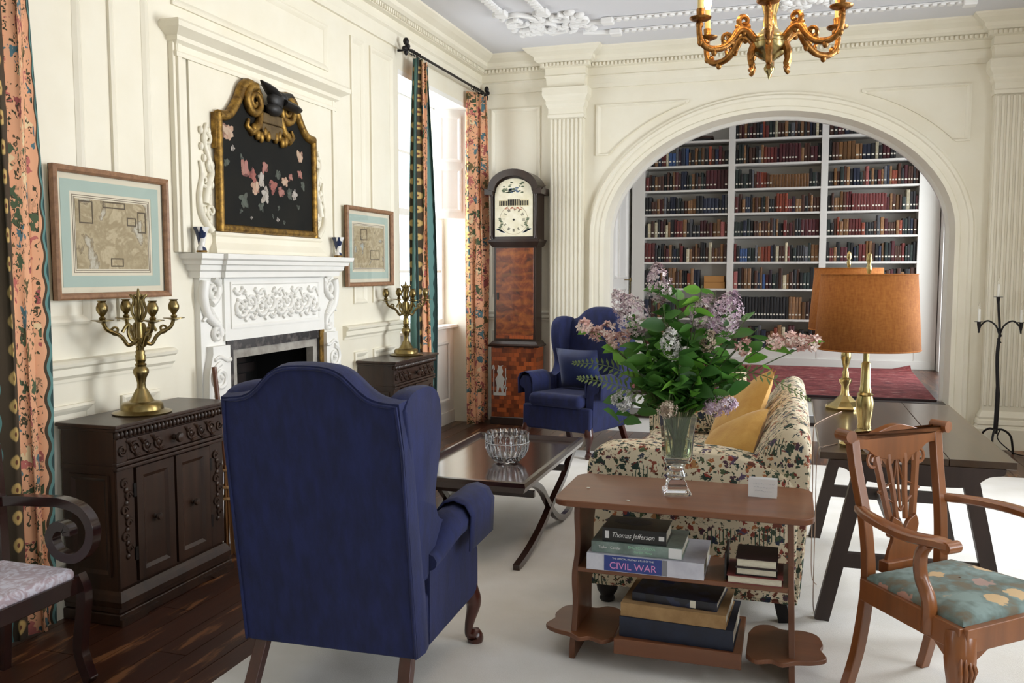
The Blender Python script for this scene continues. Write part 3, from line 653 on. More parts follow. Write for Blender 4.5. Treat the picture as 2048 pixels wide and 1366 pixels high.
# ================================================================== CANDELABRA
def candelabrum():
    o = thing('candelabrum', 'four-armed brass candelabrum without candles, in front of the teal-mounted map', 'candelabrum'); b = lambda m, n_, **k: m.build(n_, M_brass, o, smooth=45, **k)
    b(MB().lathe([(.0, 0), (.125, 0), (.128, .006), (.1, .012), (.092, .018), (.09, .04), (.082, .05), (.055, .055), (.045, .07), (.03, .1), (.022, .115), (.0, .118)], 28), 'base')
    b(MB().lathe([(.02, .11), (.018, .14), (.024, .165), (.034, .185), (.034, .2), (.022, .215), (.026, .225), (.018, .232), (.024, .245), (.021, .25), (.023, .265), (.019, .272), (.021, .285), (.016, .292), (.019, .305), (.013, .312), (.016, .325), (.012, .33), (.012, .42), (0, .43)], 18), 'stem')
    for k in range(4):
        a = R(19 + 90 * k); c, s = math.cos(a), math.sin(a); P = lambda r, z: (r * c, r * s, z)
        m = MB(); m.tube(spline([P(.012, .34), P(.035, .335), P(.05, .37), P(.045, .41), P(.06, .4), P(.075, .375)], 5), .0075, 7)
        m.tube(spline([P(.012, .335), P(.05, .315), P(.075, .35), P(.1, .37), P(.14, .39), P(.158, .43)], 6), .009, 8); m.tube([P(r * 1, z) for r, z in spiral((.105, .385), .022, .006, 4, 1.2, 12)], .006, 6)
        ar = b(m, 'arm'); MB().lathe([(.012, .42), (.03, .428), (.048, .431), (.048, .434), (.02, .434), (.0, .434)], 16, P(.158, 0)).build('drip_pan', M_brass, ar, smooth=45)
        MB().lathe([(.012, .434), (.015, .442), (.008, .45), (.014, .458), (.024, .475), (.025, .49), (.018, .508), (.015, .512), (.02, .52), (.0, .52)], 14, P(.158, 0)).build('socket', M_brass, ar, smooth=45)
    m = MB()
    for k in range(6):
        a = k * PI / 3; m.tube(spline([(.01 * math.cos(a), .01 * math.sin(a), .42), (.03 * math.cos(a), .03 * math.sin(a), .47), (.02 * math.cos(a), .02 * math.sin(a), .52), (.036 * math.cos(a), .036 * math.sin(a), .545)], 5), [.006] * 15 + [.002], 6)
    m.lathe([(.006, .4), (.014, .45), (.01, .5), (.018, .53), (.008, .55), (.004, .57), (0, .575)], 10); b(m, 'finial')
    return o
k1 = candelabrum(); k1.location = (XL + .21, 3.24, .8625); k1.rotation_euler = (0, 0, R(42)); k1.scale = (1, 1, .985)
k2 = copy_tree(k1); k2.location = (XL + .2, 6.13, .8625); k2.rotation_euler = (0, 0, R(25)); k2['label'] = 'four-armed brass candelabrum without candles, in front of the window curtain'
# ================================================================== CURTAINS AND POLE
def curtain_mat(nm='floral_chintz', lb=.215, rb=.9, rdots=False):
    t = NT(nm); uv = t.tc.outputs['UV']; sp = t.new('ShaderNodeSeparateXYZ'); t.link(uv, sp.inputs[0]); u, v = sp.outputs[0], sp.outputs[1]
    wob = t.math('MULTIPLY', t.math('SINE', t.math('MULTIPLY', v, 48)), .007); uu = t.math('ADD', u, wob)
    zone = t.ramp(uu, [(0, '#2b4342'), (lb * .2, '#5d8581'), (lb * .6, '#453828'), (lb, '#e0a680'), (rb, '#453828'), (lerp(rb, 1, .35), '#5d8581'), (lerp(rb, 1, .8), '#2b4342')], 'CONSTANT')
    inn = t.ramp(u, [(0, 0.0), (lb + .01, 1.0), (rb - .01, 0.0)], 'CONSTANT')
    nz = t.noise(uv, 26, 2); sh = t.mix(.16, uv, nz.outputs['Color'])
    mp = t.new('ShaderNodeMapping'); mp.inputs['Scale'].default_value = (.62, 1, 1); t.link(sh, mp.inputs[0])
    v1 = t.vor(mp.outputs[0], 13, .9, dim='2D'); sc = t.new('ShaderNodeSeparateColor'); t.link(v1.outputs['Color'], sc.inputs[0])
    c1_ = t.ramp(sc.outputs[0], [(0, '#4a5a40'), (.2, '#4f7078'), (.38, '#9c5450'), (.58, '#6a5d3c'), (.7, '#b86a62'), (.85, '#e0c79c')], 'CONSTANT')
    f1 = t.math('MULTIPLY', t.ramp(v1.outputs[0], [(.27, 1.0), (.31, 0.0)]), inn); a = t.mix(f1, zone, c1_)
    v2 = t.vor(mp.outputs[0], 34, 1, dim='2D'); sc2 = t.new('ShaderNodeSeparateColor'); t.link(v2.outputs['Color'], sc2.inputs[0])
    f2 = t.math('MULTIPLY', t.math('MULTIPLY', t.ramp(v2.outputs[0], [(.22, 1.0), (.3, 0.0)]), inn), t.ramp(sc2.outputs[0], [(.5, 0.0), (.52, 1.0)])); a = t.mix(f2, a, '#3b3a26')
    # round yellow flowers along both borders
    fr_ = t.math('SUBTRACT', t.math('FRACT', t.math('MULTIPLY', v, 9.0)), .5); dv = t.math('MULTIPLY', fr_, .11)
    for uc in ((lb * .8, rb + .035) if rdots else (lb * .8,)):
        du = t.math('MULTIPLY', t.math('SUBTRACT', u, uc), .5); d = t.math('SQRT', t.math('ADD', t.math('MULTIPLY', du, du), t.math('MULTIPLY', dv, dv)))
        a = t.mix(t.ramp(d, [(.026, 1.0), (.03, 0.0)]), a, '#c9a767'); a = t.mix(t.ramp(d, [(.008, 1.0), (.010, 0.0)]), a, '#6b3f2c')
    wv = t.noise(uv, 400, 2); t.col(a); t.bump(wv.outputs[0], .1, .002); return t.set(Roughness=.9)
M_chintz = curtain_mat(lb=.5, rb=.97); M_chintz2 = curtain_mat('floral_chintz_both_borders', .3, .7, True); M_chintz3 = curtain_mat('floral_chintz_plain', .02, .97)
M_lining = pm('curtain_lining', '#cfc6b0', .9)
def curtain(name, label, y0, y1, x0, folds, amp, z0, z1, top=.85, lining=None, skew=0, ph=0, mt=None):
    """pleated drape: u across the cloth, v in metres up"""
    nu, nv = folds * 10, 30; m = MB(); uvs = []
    for i in range(nu + 1):
        for j in range(nv + 1):
            u = i / nu; v = j / nv; a = 2 * PI * folds * u + ph; g = lerp(1, top, v ** 3); c_ = (y0 + y1) / 2
            y = c_ + (lerp(y0, y1, u) - c_) * g + amp * .55 * math.sin(a * 2 + .6) * (1 - .3 * v) + .01 * math.sin(v * 7 + i)
            x = x0 + amp * math.sin(a) * (1 - .25 * v) + .012 * math.sin(v * 5 + i * .4) + skew * (u - .5)
            m.p((x, y, lerp(z0, z1, v))); uvs.append((u, v * (z1 - z0)))
    for i in range(nu):
        for j in range(nv): a = i * (nv + 1) + j; m.face((a, a + nv + 1, a + nv + 2, a + 1))
    o = m.build(name, mt or M_chintz, smooth=180, solid=.004); ul = o.data.uv_layers.new(name='UVMap')
    for l in o.data.loops: ul.data[l.index].uv = uvs[l.vertex_index]
    return tag(o, label, 'curtain', 'floral curtains')
curtain('curtain', 'peach floral curtain with teal border beside the white-mounted map and bench', 2.53, 2.82, -2.905, 3, .024, .03, 3.2, .85, ph=.4)
curtain('curtain', 'peach floral curtain with teal border between the framed coastline map and the window', 6.44, 6.92, -2.9, 3, .05, .06, 3.2, .6, skew=-.04, ph=1.5, mt=M_chintz2)
cr = curtain('curtain', 'peach floral curtain with dark edge in the corner beside the clock', 7.86, 8.24, -2.91, 3, .045, .02, 3.2, .85, skew=.05, ph=3, mt=M_chintz3)
rod = thing('curtain_pole', 'thin black iron curtain pole with trefoil ends over the window', 'curtain pole', (-2.9, 0, 3.24))
MB().tube([(0, 6.43, 0), (0, 8.28, 0)], .011, 10).build('pole', M_iron, rod, smooth=60)
for y in (6.4, 8.3):
    m = MB().ell((0, y, .05), (.024, .024, .03), 10, 7).ell((0, y + .03, .02), .022, 10, 7).ell((0, y - .03, -.01), .02, 10, 7).ell((0, y, -.03), (.018, .018, .028), 10, 7); m.build('finial', M_iron, rod, smooth=60)
    MB().tube([(0, y + (.06 if y < 7 else -.06), 0), (-.1, y + (.06 if y < 7 else -.06), 0)], .008, 8).build('bracket', M_iron, rod)
for y in (6.5, 6.54, 6.59, 6.64, 7.92, 7.98, 8.04, 8.1, 8.16): MB().tube([(.02 * math.cos(a), y, -.008 + .02 * math.sin(a)) for a in [i * PI / 6 for i in range(12)]], .0035, 5, closed=True).build('ring', M_iron, rod)
# ================================================================== BRONZE FIGURE ON THE SILL, HEARTH BROOM
sc_ = thing('bronze_figure', 'small dark bronze figure on a rocky base on the window sill', 'sculpture', (-3.2, 7.42, .981))
m = MB()
rr = random.Random(2)
for i in range(14): m.ell((rr.uniform(-.03, .03), rr.uniform(-.09, .09), .03 + rr.uniform(0, .05)), (.045, .05, .04), 8, 6)
flat(m.build('rock_base', M_bronze, sc_, smooth=40))
m = MB().tube([(0, .0, .09), (.01, -.01, .17), (0, .0, .24), (0, .01, .32), (0, .01, .37)], [.035, .04, .05, .045, .02], 10).ell((0, .02, .4), (.026, .028, .034), 10, 7)
m.tube([(0, .03, .34), (0, .08, .31), (0, .13, .29)], [.02, .015, .01], 7).tube([(0, -.03, .34), (0, -.07, .38), (0, -.06, .45)], [.02, .015, .01], 7).tube([(0, .02, .24), (.01, .06, .16), (0, .05, .09)], [.03, .026, .014], 8).tube([(0, -.02, .24), (.01, -.05, .16), (0, -.06, .09)], [.03, .026, .014], 8)
m.build('figure', M_bronze, sc_, smooth=60)
bm_ = thing('hearth_broom', 'straw hearth broom leaning between credenza and fireplace', 'broom', (XL + .17, 3.9, 0))
M_straw = pm('straw', '#8a5f34', .9, 0, '#6b4522', 30, (1, 1, .1))
m = MB(); rr = random.Random(6)
for i in range(46):
    a = rr.uniform(0, 6.28); r_ = rr.uniform(0, 1); m.tube([(.03 * r_ * math.cos(a), .02 * r_ * math.sin(a), .48), (.05 * r_ * math.cos(a), .035 * r_ * math.sin(a), .22), (.085 * r_ * math.cos(a), .05 * r_ * math.sin(a), .001)], [.004, .005, .003], 4)
stuff(m.build('bristles', M_straw, bm_))
for z in (.3, .36, .45): MB().lathe([(.045 - (z - .3) * .08, 0), (.046 - (z - .3) * .08, .01)], 14, (0, 0, z)).build('binding', pm('twine', '#a9855a', .9), bm_)
MB().tube([(0, 0, .44), (-.06, .0, 1.0)], .013, 8).build('handle', M_walnut_z, bm_, smooth=60)
# ================================================================== LIBRARY BEHIND THE ARCH
ZL = .33; XLL, XLR, YLB = -2.03, 1.67, 11.8
DO = (9.9, 11.2)                                                        # garden door opening in the right wall
sf = struct(MB().box(XLL - .1, XLR + .1, 8.56, YLB, ZL - .1, ZL - .022).build('floor', M_black))
for i in range(27):
    x = XLL + i * .14
    if x > XLR: break
    o = plank.copy(); COL.objects.link(o); o.parent = sf; o.location = (x, 8.49, ZL); o.scale = (1, YLB - 8.49, 1)
M_riser = M_white
st = struct(MB().box(-1.78, 1.3, 8.12, 8.5, 0, .14).build('trim_8', M_riser), 'white step up into the library')
MB().box(-1.79, 1.31, 8.09, 8.5, .14, .17).build('tread', M_darkoak_y, st, bevel=.006)
MB().box(AX - AA, AX + AA, 8.5, 8.53, .17, ZL - .025).build('riser', M_riser, st)
MB().box(AX - AA, AX + AA, 8.475, 8.6, ZL - .025, ZL + .004).build('nosing', M_darkoak_y, st, bevel=.006)
struct(MB().box(XLL - .15, XLL, YF + .34, YLB, 0, ZC).build('wall_library_left', M_white))
m = MB(); m.box(XLR, XLR + .2, YF + .34, DO[0], 0, ZC).box(XLR, XLR + .2, DO[1], YLB, 0, ZC).box(XLR, XLR + .2, DO[0], DO[1], 2.9, ZC).box(XLR, XLR + .2, DO[0], DO[1], 0, ZL)
struct(m.build('wall_library_right', M_white))
struct(MB().box(XLL - .15, XLR + .2, YLB, YLB + .1, 0, ZC).build('wall_library_back', M_white))
struct(MB().box(XLL - .15, XLR + .2, 8.72, YLB + .1, ZC, ZC + .1).build('ceiling', M_ceil))
# glazed garden door
g = MB()
for y in (DO[0], (DO[0] + DO[1]) / 2 - .03, DO[1] - .06): g.box(XLR + .08, XLR + .12, y, y + .06, ZL, 2.9)
for z in (ZL, 1.0, 2.84): g.box(XLR + .08, XLR + .12, DO[0], DO[1], z, z + .06)
gd = struct(g.build('door_2', M_white))
for k in range(2):
    for z0, z1 in ((ZL + .06, 1.0), (1.06, 2.84)): MB().box(XLR + .098, XLR + .102, lerp(DO[0], DO[1], k / 2) + .05, lerp(DO[0], DO[1], (k + 1) / 2) - .05, z0, z1).build('pane', M_pane, gd)
# panelled door in the left wall, key in its lock
d1 = struct(MB().box(XLL, XLL + .03, 9.75, 11.2, ZL, 2.75).build('door_1', M_white))
for z0, z1 in ((.5, 1.3), (1.42, 2.6)):
    for a, b in ((9.87, 10.4), (10.55, 11.08)): MB().frame((XLL + .03, 0, 0), (0, 1, 0), (0, 0, 1), (1, 0, 0), a, b, z0, z1, PP).build('panel_moulding', M_white, d1)
k = MB().tube([(XLL + .03, 10.98, 1.4), (XLL + .1, 10.98, 1.4)], .006, 6)
k.tube([(XLL + .11, 10.98 + .025 * math.cos(a), 1.4 + .025 * math.sin(a)) for a in [i * PI / 6 for i in range(12)]], .006, 6, closed=True)
k.tube([(XLL + .1, 10.98, 1.39), (XLL + .1, 10.98, 1.28)], .004, 5); k.box(XLL + .095, XLL + .105, 10.965, 10.995, 1.22, 1.29)
k.build('key', M_brass, d1)
struct(MB().mould((XLL, 8.72, ZL), (XLL, 9.75, ZL), (1, 0, 0), BP).mould((XLL, 11.2, ZL), (XLL, 11.4, ZL), (1, 0, 0), BP).build('baseboard_library', M_white))
# ---- bookcase
BF, BK = 11.42, 11.78
bc = thing('bookcase', 'tall white built-in bookcase of three bays behind the arch', 'bookcase', (0, 0, 0))
UP = [(-1.99, -1.827), (-.778, -.699), (.323, .403), (1.424, 1.66)]
for a, b in UP: MB().box(a, b, BF, BK, ZL, 3.55).build('upright', M_shelf, bc)
MB().box(-1.99, 1.61, BK - .015, BK, ZL, 3.55).build('back_panel', M_shelf, bc)
MB().box(-1.827, 1.424, BF + .005, BK, ZL, .53).build('plinth', M_shelf, bc)
MB().box(-1.99, 1.61, BF - .02, BF, ZL, ZL + .1).build('skirting', M_shelf, bc, bevel=.004)
SH = [.53, .884, 1.264, 1.602, 1.919, 2.215, 2.517, 2.824, 3.13, 3.43]
BAY = [(-1.827, -.778), (-.699, .323), (.403, 1.424)]
for a, b in BAY:
    for z in SH: MB().box(a, b, BF + .004, BK - .015, z, z + .024).build('shelf', M_shelf, bc)
# ---- books: one letter per book, read off the shelves, bay by bay
BC = {'n': ('brown leather', '#4a2a1b'), 'k': ('black', '#1d1c1e'), 'g': ('dark green', '#23302c'), 'r': ('red cloth', '#6b2824'), 'm': ('maroon', '#4f1a20'),
      't': ('tan leather', '#8a6440'), 'b': ('navy', '#20283e'), 'B': ('mid blue', '#3c5a8c'), 'o': ('orange-red', '#8c3f28'), 'w': ('cream', '#cfc4a4'),
      'y': ('ochre brown', '#6f4a22'), 'p': ('faded pink', '#a8605a'), 'e': ('grey', '#5f6064'), 'u': ('dark purple', '#3a2334')}
ROWS = {   # shelf index: (left bay, middle bay, right bay); '.' leaves a gap
    9: ('......nkkn', 'nkntnknnktknntknnkntknnkkn', 'knnkknkmnknntknnkm......'),
    8: ('kktwnkn...........', 'knmtkmnkborgkwnntgenktknbkwk', 'nkmnbkgnkmnkyyynnknm....'),
    7: ('kgktbmrwBBeubBtktgykonbmnk', 'kggtknnketorrrummmmmmmtnnmmk', 'knnyyyytybbkwkmmkk.....'),
    6: ('rnktnnknktrnbbkgtkngkmmmmmm', 'ggkggkenrroonyyyyyyyyyyyyykgek', 'kkyngntkbbgnpktkrtebtoonkmnnkn'),
    5: ('kknntmnekbbkgknttykkbbbbkbe', 'rntbbktntkgtkknoooorruttnkntnn', 'knttynrmrrrrrrrrrrrrmtnyngwkkm'),
    4: ('kwnwkmnwtkmrrtkekkmmnmytpn', 'gggbgknntnntnetkkrnmnkkmmmmm', 'gknotytrrrrokkknetmnnntokgkbn'),
    3: ('rrregknmtkbgnrkwtntnkknwnyntn', 'rkBBBggetooobkwnnwrkgkkkegtt', 'krrtkmmgkbgrrytnkbtgkmnnnrgkgk'),
    2: ('kgkgbttkttntkkotbb......', 'pknttknbtBmugknwtnknkggkn', 'gkknooknrrnkggnmkntkn'),
    1: ('bknktnkkgnkmngknktnkgkn', 'kkkkkkkkkkkkkkkkkkttttynkk', 'nkgkmnkktnkgkmnknkgkn'),
    0: ('rnkgtnmkbntknkgnmknkgtn', 'nkrtnkgebntotwkmmnkgkn', 'kmnkgtnkbnkmtnkgknm')}
def tex_mat(n, c):
    t = NT('book_' + n.replace(' ', '_')); co = t.coord((1, 1, 1)); inf = t.new('ShaderNodeObjectInfo')
    h = t.new('ShaderNodeHueSaturation'); h.inputs['Color'].default_value = srgb(c); t.link(t.math('MULTIPLY_ADD', inf.outputs['Random'], .6, .5), h.inputs['Value'])
    nz = t.noise(co, 40, 3); f = t.ramp(nz.outputs[0], [(.35, .75), (.7, 1.2)])
    t.col(t.mix(1.0, h.outputs[0], f, 'MULTIPLY')); return t.set(Roughness=.55)
BM = {k: tex_mat(*v) for k, v in BC.items()}; KEYS = list(BC)
M_label = pm('paper_label', '#d9d4c4', .8)
rnd = random.Random(21); books = []
BAYN = ('left', 'middle', 'right')
SHN = {0: 'bottom', 1: 'second', 2: 'third', 3: 'fourth', 4: 'fifth', 5: 'sixth', 6: 'seventh', 7: 'eighth', 8: 'ninth', 9: 'topmost'}
BAYL = ('bookcase bay beside the panelled door', 'middle bay of the bookcase', 'bookcase bay beside the garden door')
for si, rw in ROWS.items():
    top = (SH[si + 1] if si < 9 else 3.58) - SH[si] - .024
    for bi, s in enumerate(rw):
        a, b = BAY[bi]; L = b - a - .012; ws = []; prev = None; w = .03
        for ch in s:
            if ch != prev: w = rnd.uniform(.026, .048)
            ws.append(w if ch != '.' else .05); prev = ch
        k = L / sum(ws); x = a + .006; prev = None
        for ch, w in zip(s, ws):
            w *= k
            if ch != '.':
                if ch != prev: h = min(top - .02, rnd.uniform(.56, .86) * min(top, .33)); dp = rnd.uniform(.02, .045)
                hh = h + rnd.uniform(-.004, .004)
                books.append(dict(c=ch, x=x + w / 2, w=w - .0015, h=hh, z=SH[si] + .024, y=BF + dp, si=si, bi=bi, lab=rnd.random() < .8 and not (ch == 'y' and prev == 'y')))
            prev = ch; x += w
def book_mesh(w, h, d=.16):
    m = MB(); r = min(.008, w * .25); o = [(-w / 2, d), (-w / 2, r), (-w * .28, 0), (w * .28, 0), (w / 2, r), (w / 2, d)]
    return m.prism(o, 0, h, 'xy')
def seen(bk):
    """score: how much of the book shows past arch, flowers and lamps"""
    X = bk['x']; si = bk['si']
    if si >= 8 and bk['bi'] != 1: return .3 * bk['w'] * bk['h']
    if si <= 2 and bk['bi'] == 2: return 0
    if si <= 1 and bk['bi'] == 0: return 0
    if si == 0 or si == 9: return .2 * bk['w'] * bk['h']
    return bk['w'] * bk['h']
order = sorted(books, key=seen, reverse=True)
rest = MB()
for i, bk in enumerate(order):
    if i < 300:
        m = book_mesh(bk['w'], bk['h']); o = m.build('book', BM[bk['c']]); o.location = (bk['x'], bk['y'], bk['z'])
        tag(o, '%s book, %s shelf up, %s' % (BC[bk['c']][0], SHN[bk['si']], BAYL[bk['bi']]) if bk['si'] not in (0, 9) else '%s book, %s shelf, %s' % (BC[bk['c']][0], SHN[bk['si']], BAYL[bk['bi']]), 'book',
            '%s books, %s shelf, %s bay' % (BC[bk['c']][0], SHN[bk['si']], BAYN[bk['bi']]))
        if bk['lab']:
            q = MB().box(-bk['w'] * .3, bk['w'] * .3, -.0015, .0, .05, .068).build('spine_label', M_label, o)
    else:
        rest.T = Matrix.Translation((bk['x'], bk['y'], bk['z'])); rest.cur = KEYS.index(bk['c'])
        o_ = [(-bk['w'] / 2, .16), (-bk['w'] / 2, .004), (-bk['w'] * .28, 0), (bk['w'] * .28, 0), (bk['w'] / 2, .004), (bk['w'] / 2, .16)]
        rest.prism(o_, 0, bk['h'], 'xy')
        if bk['lab']: rest.cur = len(KEYS); rest.box(-bk['w'] * .3, bk['w'] * .3, -.0015, 0, .05, .068)
tag(stuff(rest.build('shelved_books', [BM[k] for k in KEYS] + [M_label])), 'remaining rows of old leather and cloth books filling the white bookcase', 'books')
# two flat ochre boxes and a few flat books lying on shelves
M_box = pm('ochre_board', '#b07f45', .7)
for i, (z, w) in enumerate(((1.288, .2), (1.3685, .19))):
    b_ = MB().box(-1.06, -1.06 + w + .06, BF + .03, BF + .28, z, z + .08).build('archive_box', M_box, bevel=.004)
    tag(b_, ('lower' if i == 0 else 'upper') + ' ochre cardboard box of the stack lying on a library shelf', 'box')
for i, z in enumerate((3.155, 3.1855)):
    b_ = MB().box(-1.24 + i * .02, -1.0 + i * .02, BF + .04, BF + .24, z, z + .03).build('book', BM['n' if i else 'k'], bevel=.003)
    tag(b_, ('brown book lying flat on top of another high in the bookcase', 'black book lying flat under another high in the bookcase')[1 - i], 'book')
# ---- red rug in the library
def redrug():
    t = NT('red_persian_rug'); co = t.coord((1, 2.5, 1)); a = t.noise(co, 7, 6, .8); base = t.ramp(a.outputs[0], [(.34, '#3f1214'), (.46, '#7a2a2c'), (.56, '#8f4140'), (.68, '#c29a8e')])
    v = t.vor(t.coord((2, 3, 1)), 2.2); base = t.mix(t.ramp(v.outputs[0], [(.1, .5), (.3, 0.0)]), base, '#35182c')
    t.col(base); t.bump(a.outputs[0], .2, .004); return t.set(Roughness=.95)
rg = tag(MB().grid(lambda u, v: (lerp(-1.55, 1.28 + .1 * v, u), lerp(8.62, 11.3, v), ZL + .007 + (.05 * max(0, (u - .93) / .07) * max(0, (v - .94) / .06))), 30, 30).build('persian_rug', redrug(), solid=.012), 'dark red patterned rug with one curled corner on the raised library floor', 'rug')
MB().box(-1.55, 1.28, 8.6, 8.622, ZL + .005, ZL + .02).build('rug_edge', pm('rug_edge', '#2a1a1c', .9), rg)
# ================================================================== LONGCASE CLOCK
CK = thing('longcase_clock', 'tall marquetry longcase clock with arched painted dial in the corner', 'clock', (-2.552, 8.33, 0))
M_ckdark = wood('clock_dark_oak', '#2f1e16', '#20130d', 'z', 6, .35, .3)
def marq():
    t = NT('clock_marquetry'); c = t.coord((1, 1, 1)); n = t.noise(c, 9, 5, .6, 1.5); a = t.ramp(n.outputs[0], [(.3, '#3a170c'), (.5, '#6b3015'), (.7, '#8f4f22')])
    w = t.new('ShaderNodeTexWave'); w.wave_type = 'RINGS'; w.inputs['Scale'].default_value = 3.2; w.inputs['Distortion'].default_value = 9; t.link(c, w.inputs['Vector'])
    t.col(t.mix(t.ramp(w.outputs[0], [(.6, 0.0), (.95, .16)]), a, '#b8742e')); return t.set(Roughness=.3, **{'Coat Weight': .3})
def checker():
    t = NT('clock_parquetry'); c = t.coord((1, 1, 1)); k = t.new('ShaderNodeTexBrick'); m = t.new('ShaderNodeMapping'); m.inputs['Rotation'].default_value = (R(90), 0, 0); m.inputs['Scale'].default_value = (1, 1, 1)
    t.link(c, m.inputs[0]); t.link(m.outputs[0], k.inputs['Vector']); k.inputs['Scale'].default_value = 1; k.inputs['Brick Width'].default_value = .05; k.inputs['Row Height'].default_value = .042; k.inputs['Mortar Size'].default_value = .0008
    k.inputs['Color1'].default_value = srgb('#a34f22'); k.inputs['Color2'].default_value = srgb('#45180b'); k.inputs['Mortar'].default_value = srgb('#3a160b'); k.offset = .5; k.inputs['Bias'].default_value = 0
    n = t.noise(t.coord((1, 1, .2)), 25, 3); t.col(t.mix(t.ramp(n.outputs[0], [(.4, .0), (.8, .25)]), k.outputs[0], '#a5581f')); return t.set(Roughness=.35, **{'Coat Weight': .2})
M_marq = marq(); M_chk = checker()
y0 = -.24
MB().box(-.24, .24, y0 - .01, 0, 0, .08).build('plinth', M_ckdark, CK, bevel=.006)
MB().box(-.232, .232, y0, 0, .08, .77).build('base', M_chk, CK)
PR = [(0, .77), (.02, .77), (.03, .785), (.01, .8), (-.01, .825), (-.02, .825)]
def band(pr, hw, yf, name, mt):
    m = MB(); m.mould((-hw, yf, 0), (hw, yf, 0), (0, -1, 0), pr, 1, 1); m.mould((-hw, 0, 0), (-hw, yf, 0), (-1, 0, 0), pr, 0, 1); m.mould((hw, 0, 0), (hw, yf, 0), (1, 0, 0), pr, 0, 1); m.build(name, mt, CK)
band(PR, .232, y0, 'base_moulding', M_ckdark)
MB().box(-.212, .212, y0 + .03, 0, .82, 1.76).build('trunk', M_ckdark, CK)
dr = MB().box(-.19, .19, y0 + .018, y0 + .03, .85, 1.73).build('trunk_door', M_marq, CK, bevel=.003)
MB().box(-.178, -.158, y0 + .012, y0 + .019, 1.23, 1.3).build('lock_plate', pm('dark_steel', '#3b3836', .4, .8), dr)
m = MB()
for i in range(9): m.box(-.19 + i * .0422, -.15 + i * .0422 , y0 + .0165, y0 + .018, .85 + (i % 2) * .0, .89)
m.build('door_inlay', M_chk, dr)
band([(0, 1.74), (.015, 1.74), (.045, 1.79), (.05, 1.81), (0, 1.81)], .212, y0 + .03, 'throat_moulding', M_ckdark)
# hood: arched box with pillars
def archo(hw, z0, zs, r, n=16): return [(-hw, z0), (hw, z0), (hw, zs)] + [(r * math.cos(PI * i / n), zs + .0 + (r * .72) * math.sin(PI * i / n)) for i in range(n + 1)] + [(-hw, zs)]
MB().prism(archo(.235, 1.81, 2.27, .235), y0 + .005, 0, 'xz').build('hood', M_ckdark, CK)
m = MB(); ring = []
for k, (w, h) in enumerate(((0, 0), (.0, .03), (.05, .045), (.06, .0))):
    path = [(-.27 - w, 2.26)] + [(-.205 * 1 - w * .6, 2.26)] + [((.21 + w * .6) * -math.cos(PI * i / 18), 2.27 + (.155 + w * .8) * math.sin(PI * i / 18)) for i in range(19)] + [(.205 + w * .6, 2.26), (.27 + w, 2.26)]
    ring.append([m.p((x, y0 - h, z + w * (1 if abs(x) > .21 + w * .6 else 0))) for x, z in path])
for a, b in zip(ring, ring[1:]):
    for k in range(len(a) - 1): m.face((a[k], a[k + 1], b[k + 1], b[k]))
m.build('hood_cornice', M_ckdark, CK)
for s in (-1, 1): MB().prism([(s * .285, 2.24), (s * .2, 2.24), (s * .2, 2.27), (s * .285, 2.3)], y0 - .05, 0, 'xz').build('cornice_return', M_ckdark, CK)
MB().prism([(math.cos(PI * i / 18) * .25, 2.29 + math.sin(PI * i / 18) * .19) for i in range(19)] + [(-.19 * math.cos(PI * i / 18), 2.27 + math.sin(PI * i / 18) * .145) for i in range(19)], y0 - .05, 0, 'xz').build('arch_top', M_ckdark, CK)
for s in (-1, 1): MB().lathe([(.016, 0), (.016, .02), (.011, .03), (.012, .4), (.016, .41), (.016, .43)], 12, (s * .22, y0 - .012, 1.82)).build('pillar', M_ckdark, CK, smooth=40)
M_dial = pm('painted_dial', '#ddd6bf', .45, 0, '#cfc6a8', 12)
dl = MB().prism(archo(.19, 1.84, 2.26, .185), y0 - .004, y0 + .006, 'xz').build('dial', M_dial, CK)
m = MB().box(-.15, .15, y0 - .006, y0 - .0035, 2.13, 2.19).build('slot_band', pm('dial_cream', '#c9bc97', .5), dl)
sl = MB()
for i in range(17):
    x = -.14 + i * .0175; hi = 2.195 if 4 < i < 12 else 2.18; sl.box(x - .0055, x + .0055, y0 - .008, y0 - .005, 2.135, hi)
sl.build('moon_slots', M_black, dl)
nm = MB()
for i in range(12):
    a = PI / 2 - i * PI / 6; cx, cz = .1 * math.cos(a), 2.0 + .1 * math.sin(a)
    for q in range((1, 2, 3, 3, 1, 2, 3, 3, 2, 1, 2, 3)[i]):
        o_ = (q - 1) * .008; tx, tz = -math.sin(a), math.cos(a); rx, rz = math.cos(a), math.sin(a)
        p0 = (cx + tx * o_ - rx * .014, y0 - .005, cz + tz * o_ - rz * .014); p1 = (cx + tx * o_ + rx * .014, y0 - .005, cz + tz * o_ + rz * .014); nm.beam(p0, p1, .003, .002, (0, 1, 0))
nm.build('roman_numerals', M_black, dl)
MB().ell((0, y0 - .006, 2.0), (.01, .004, .01), 10, 6).build('hand_arbor', M_black, dl)
MB().tube([(.14 * math.cos(a), y0 - .004, 2.0 + .14 * math.sin(a)) for a in [i * PI / 24 for i in range(48)]], .0012, 4, closed=True).build('chapter_ring', M_gilt, dl)
fm = [pm('dial_green', '#4d5a3f', .6), pm('dial_blue', '#4a5c70', .6), pm('dial_red', '#a4583c', .6)]
rr = random.Random(4); fl_ = [MB(), MB(), MB()]
def dab(mbx, x, z, s, a=0):
    mbx.prism([(x + s * math.cos(t + a) * 1.5, z + s * math.sin(t + a) * .6) for t in [i * PI / 3 for i in range(6)]], y0 - .0055, y0 - .0035, 'xz')
for i in range(26): dab(fl_[0], rr.uniform(-.11, .11), 2.3 + rr.uniform(-.05, .06), rr.uniform(.006, .013), rr.uniform(0, 3))
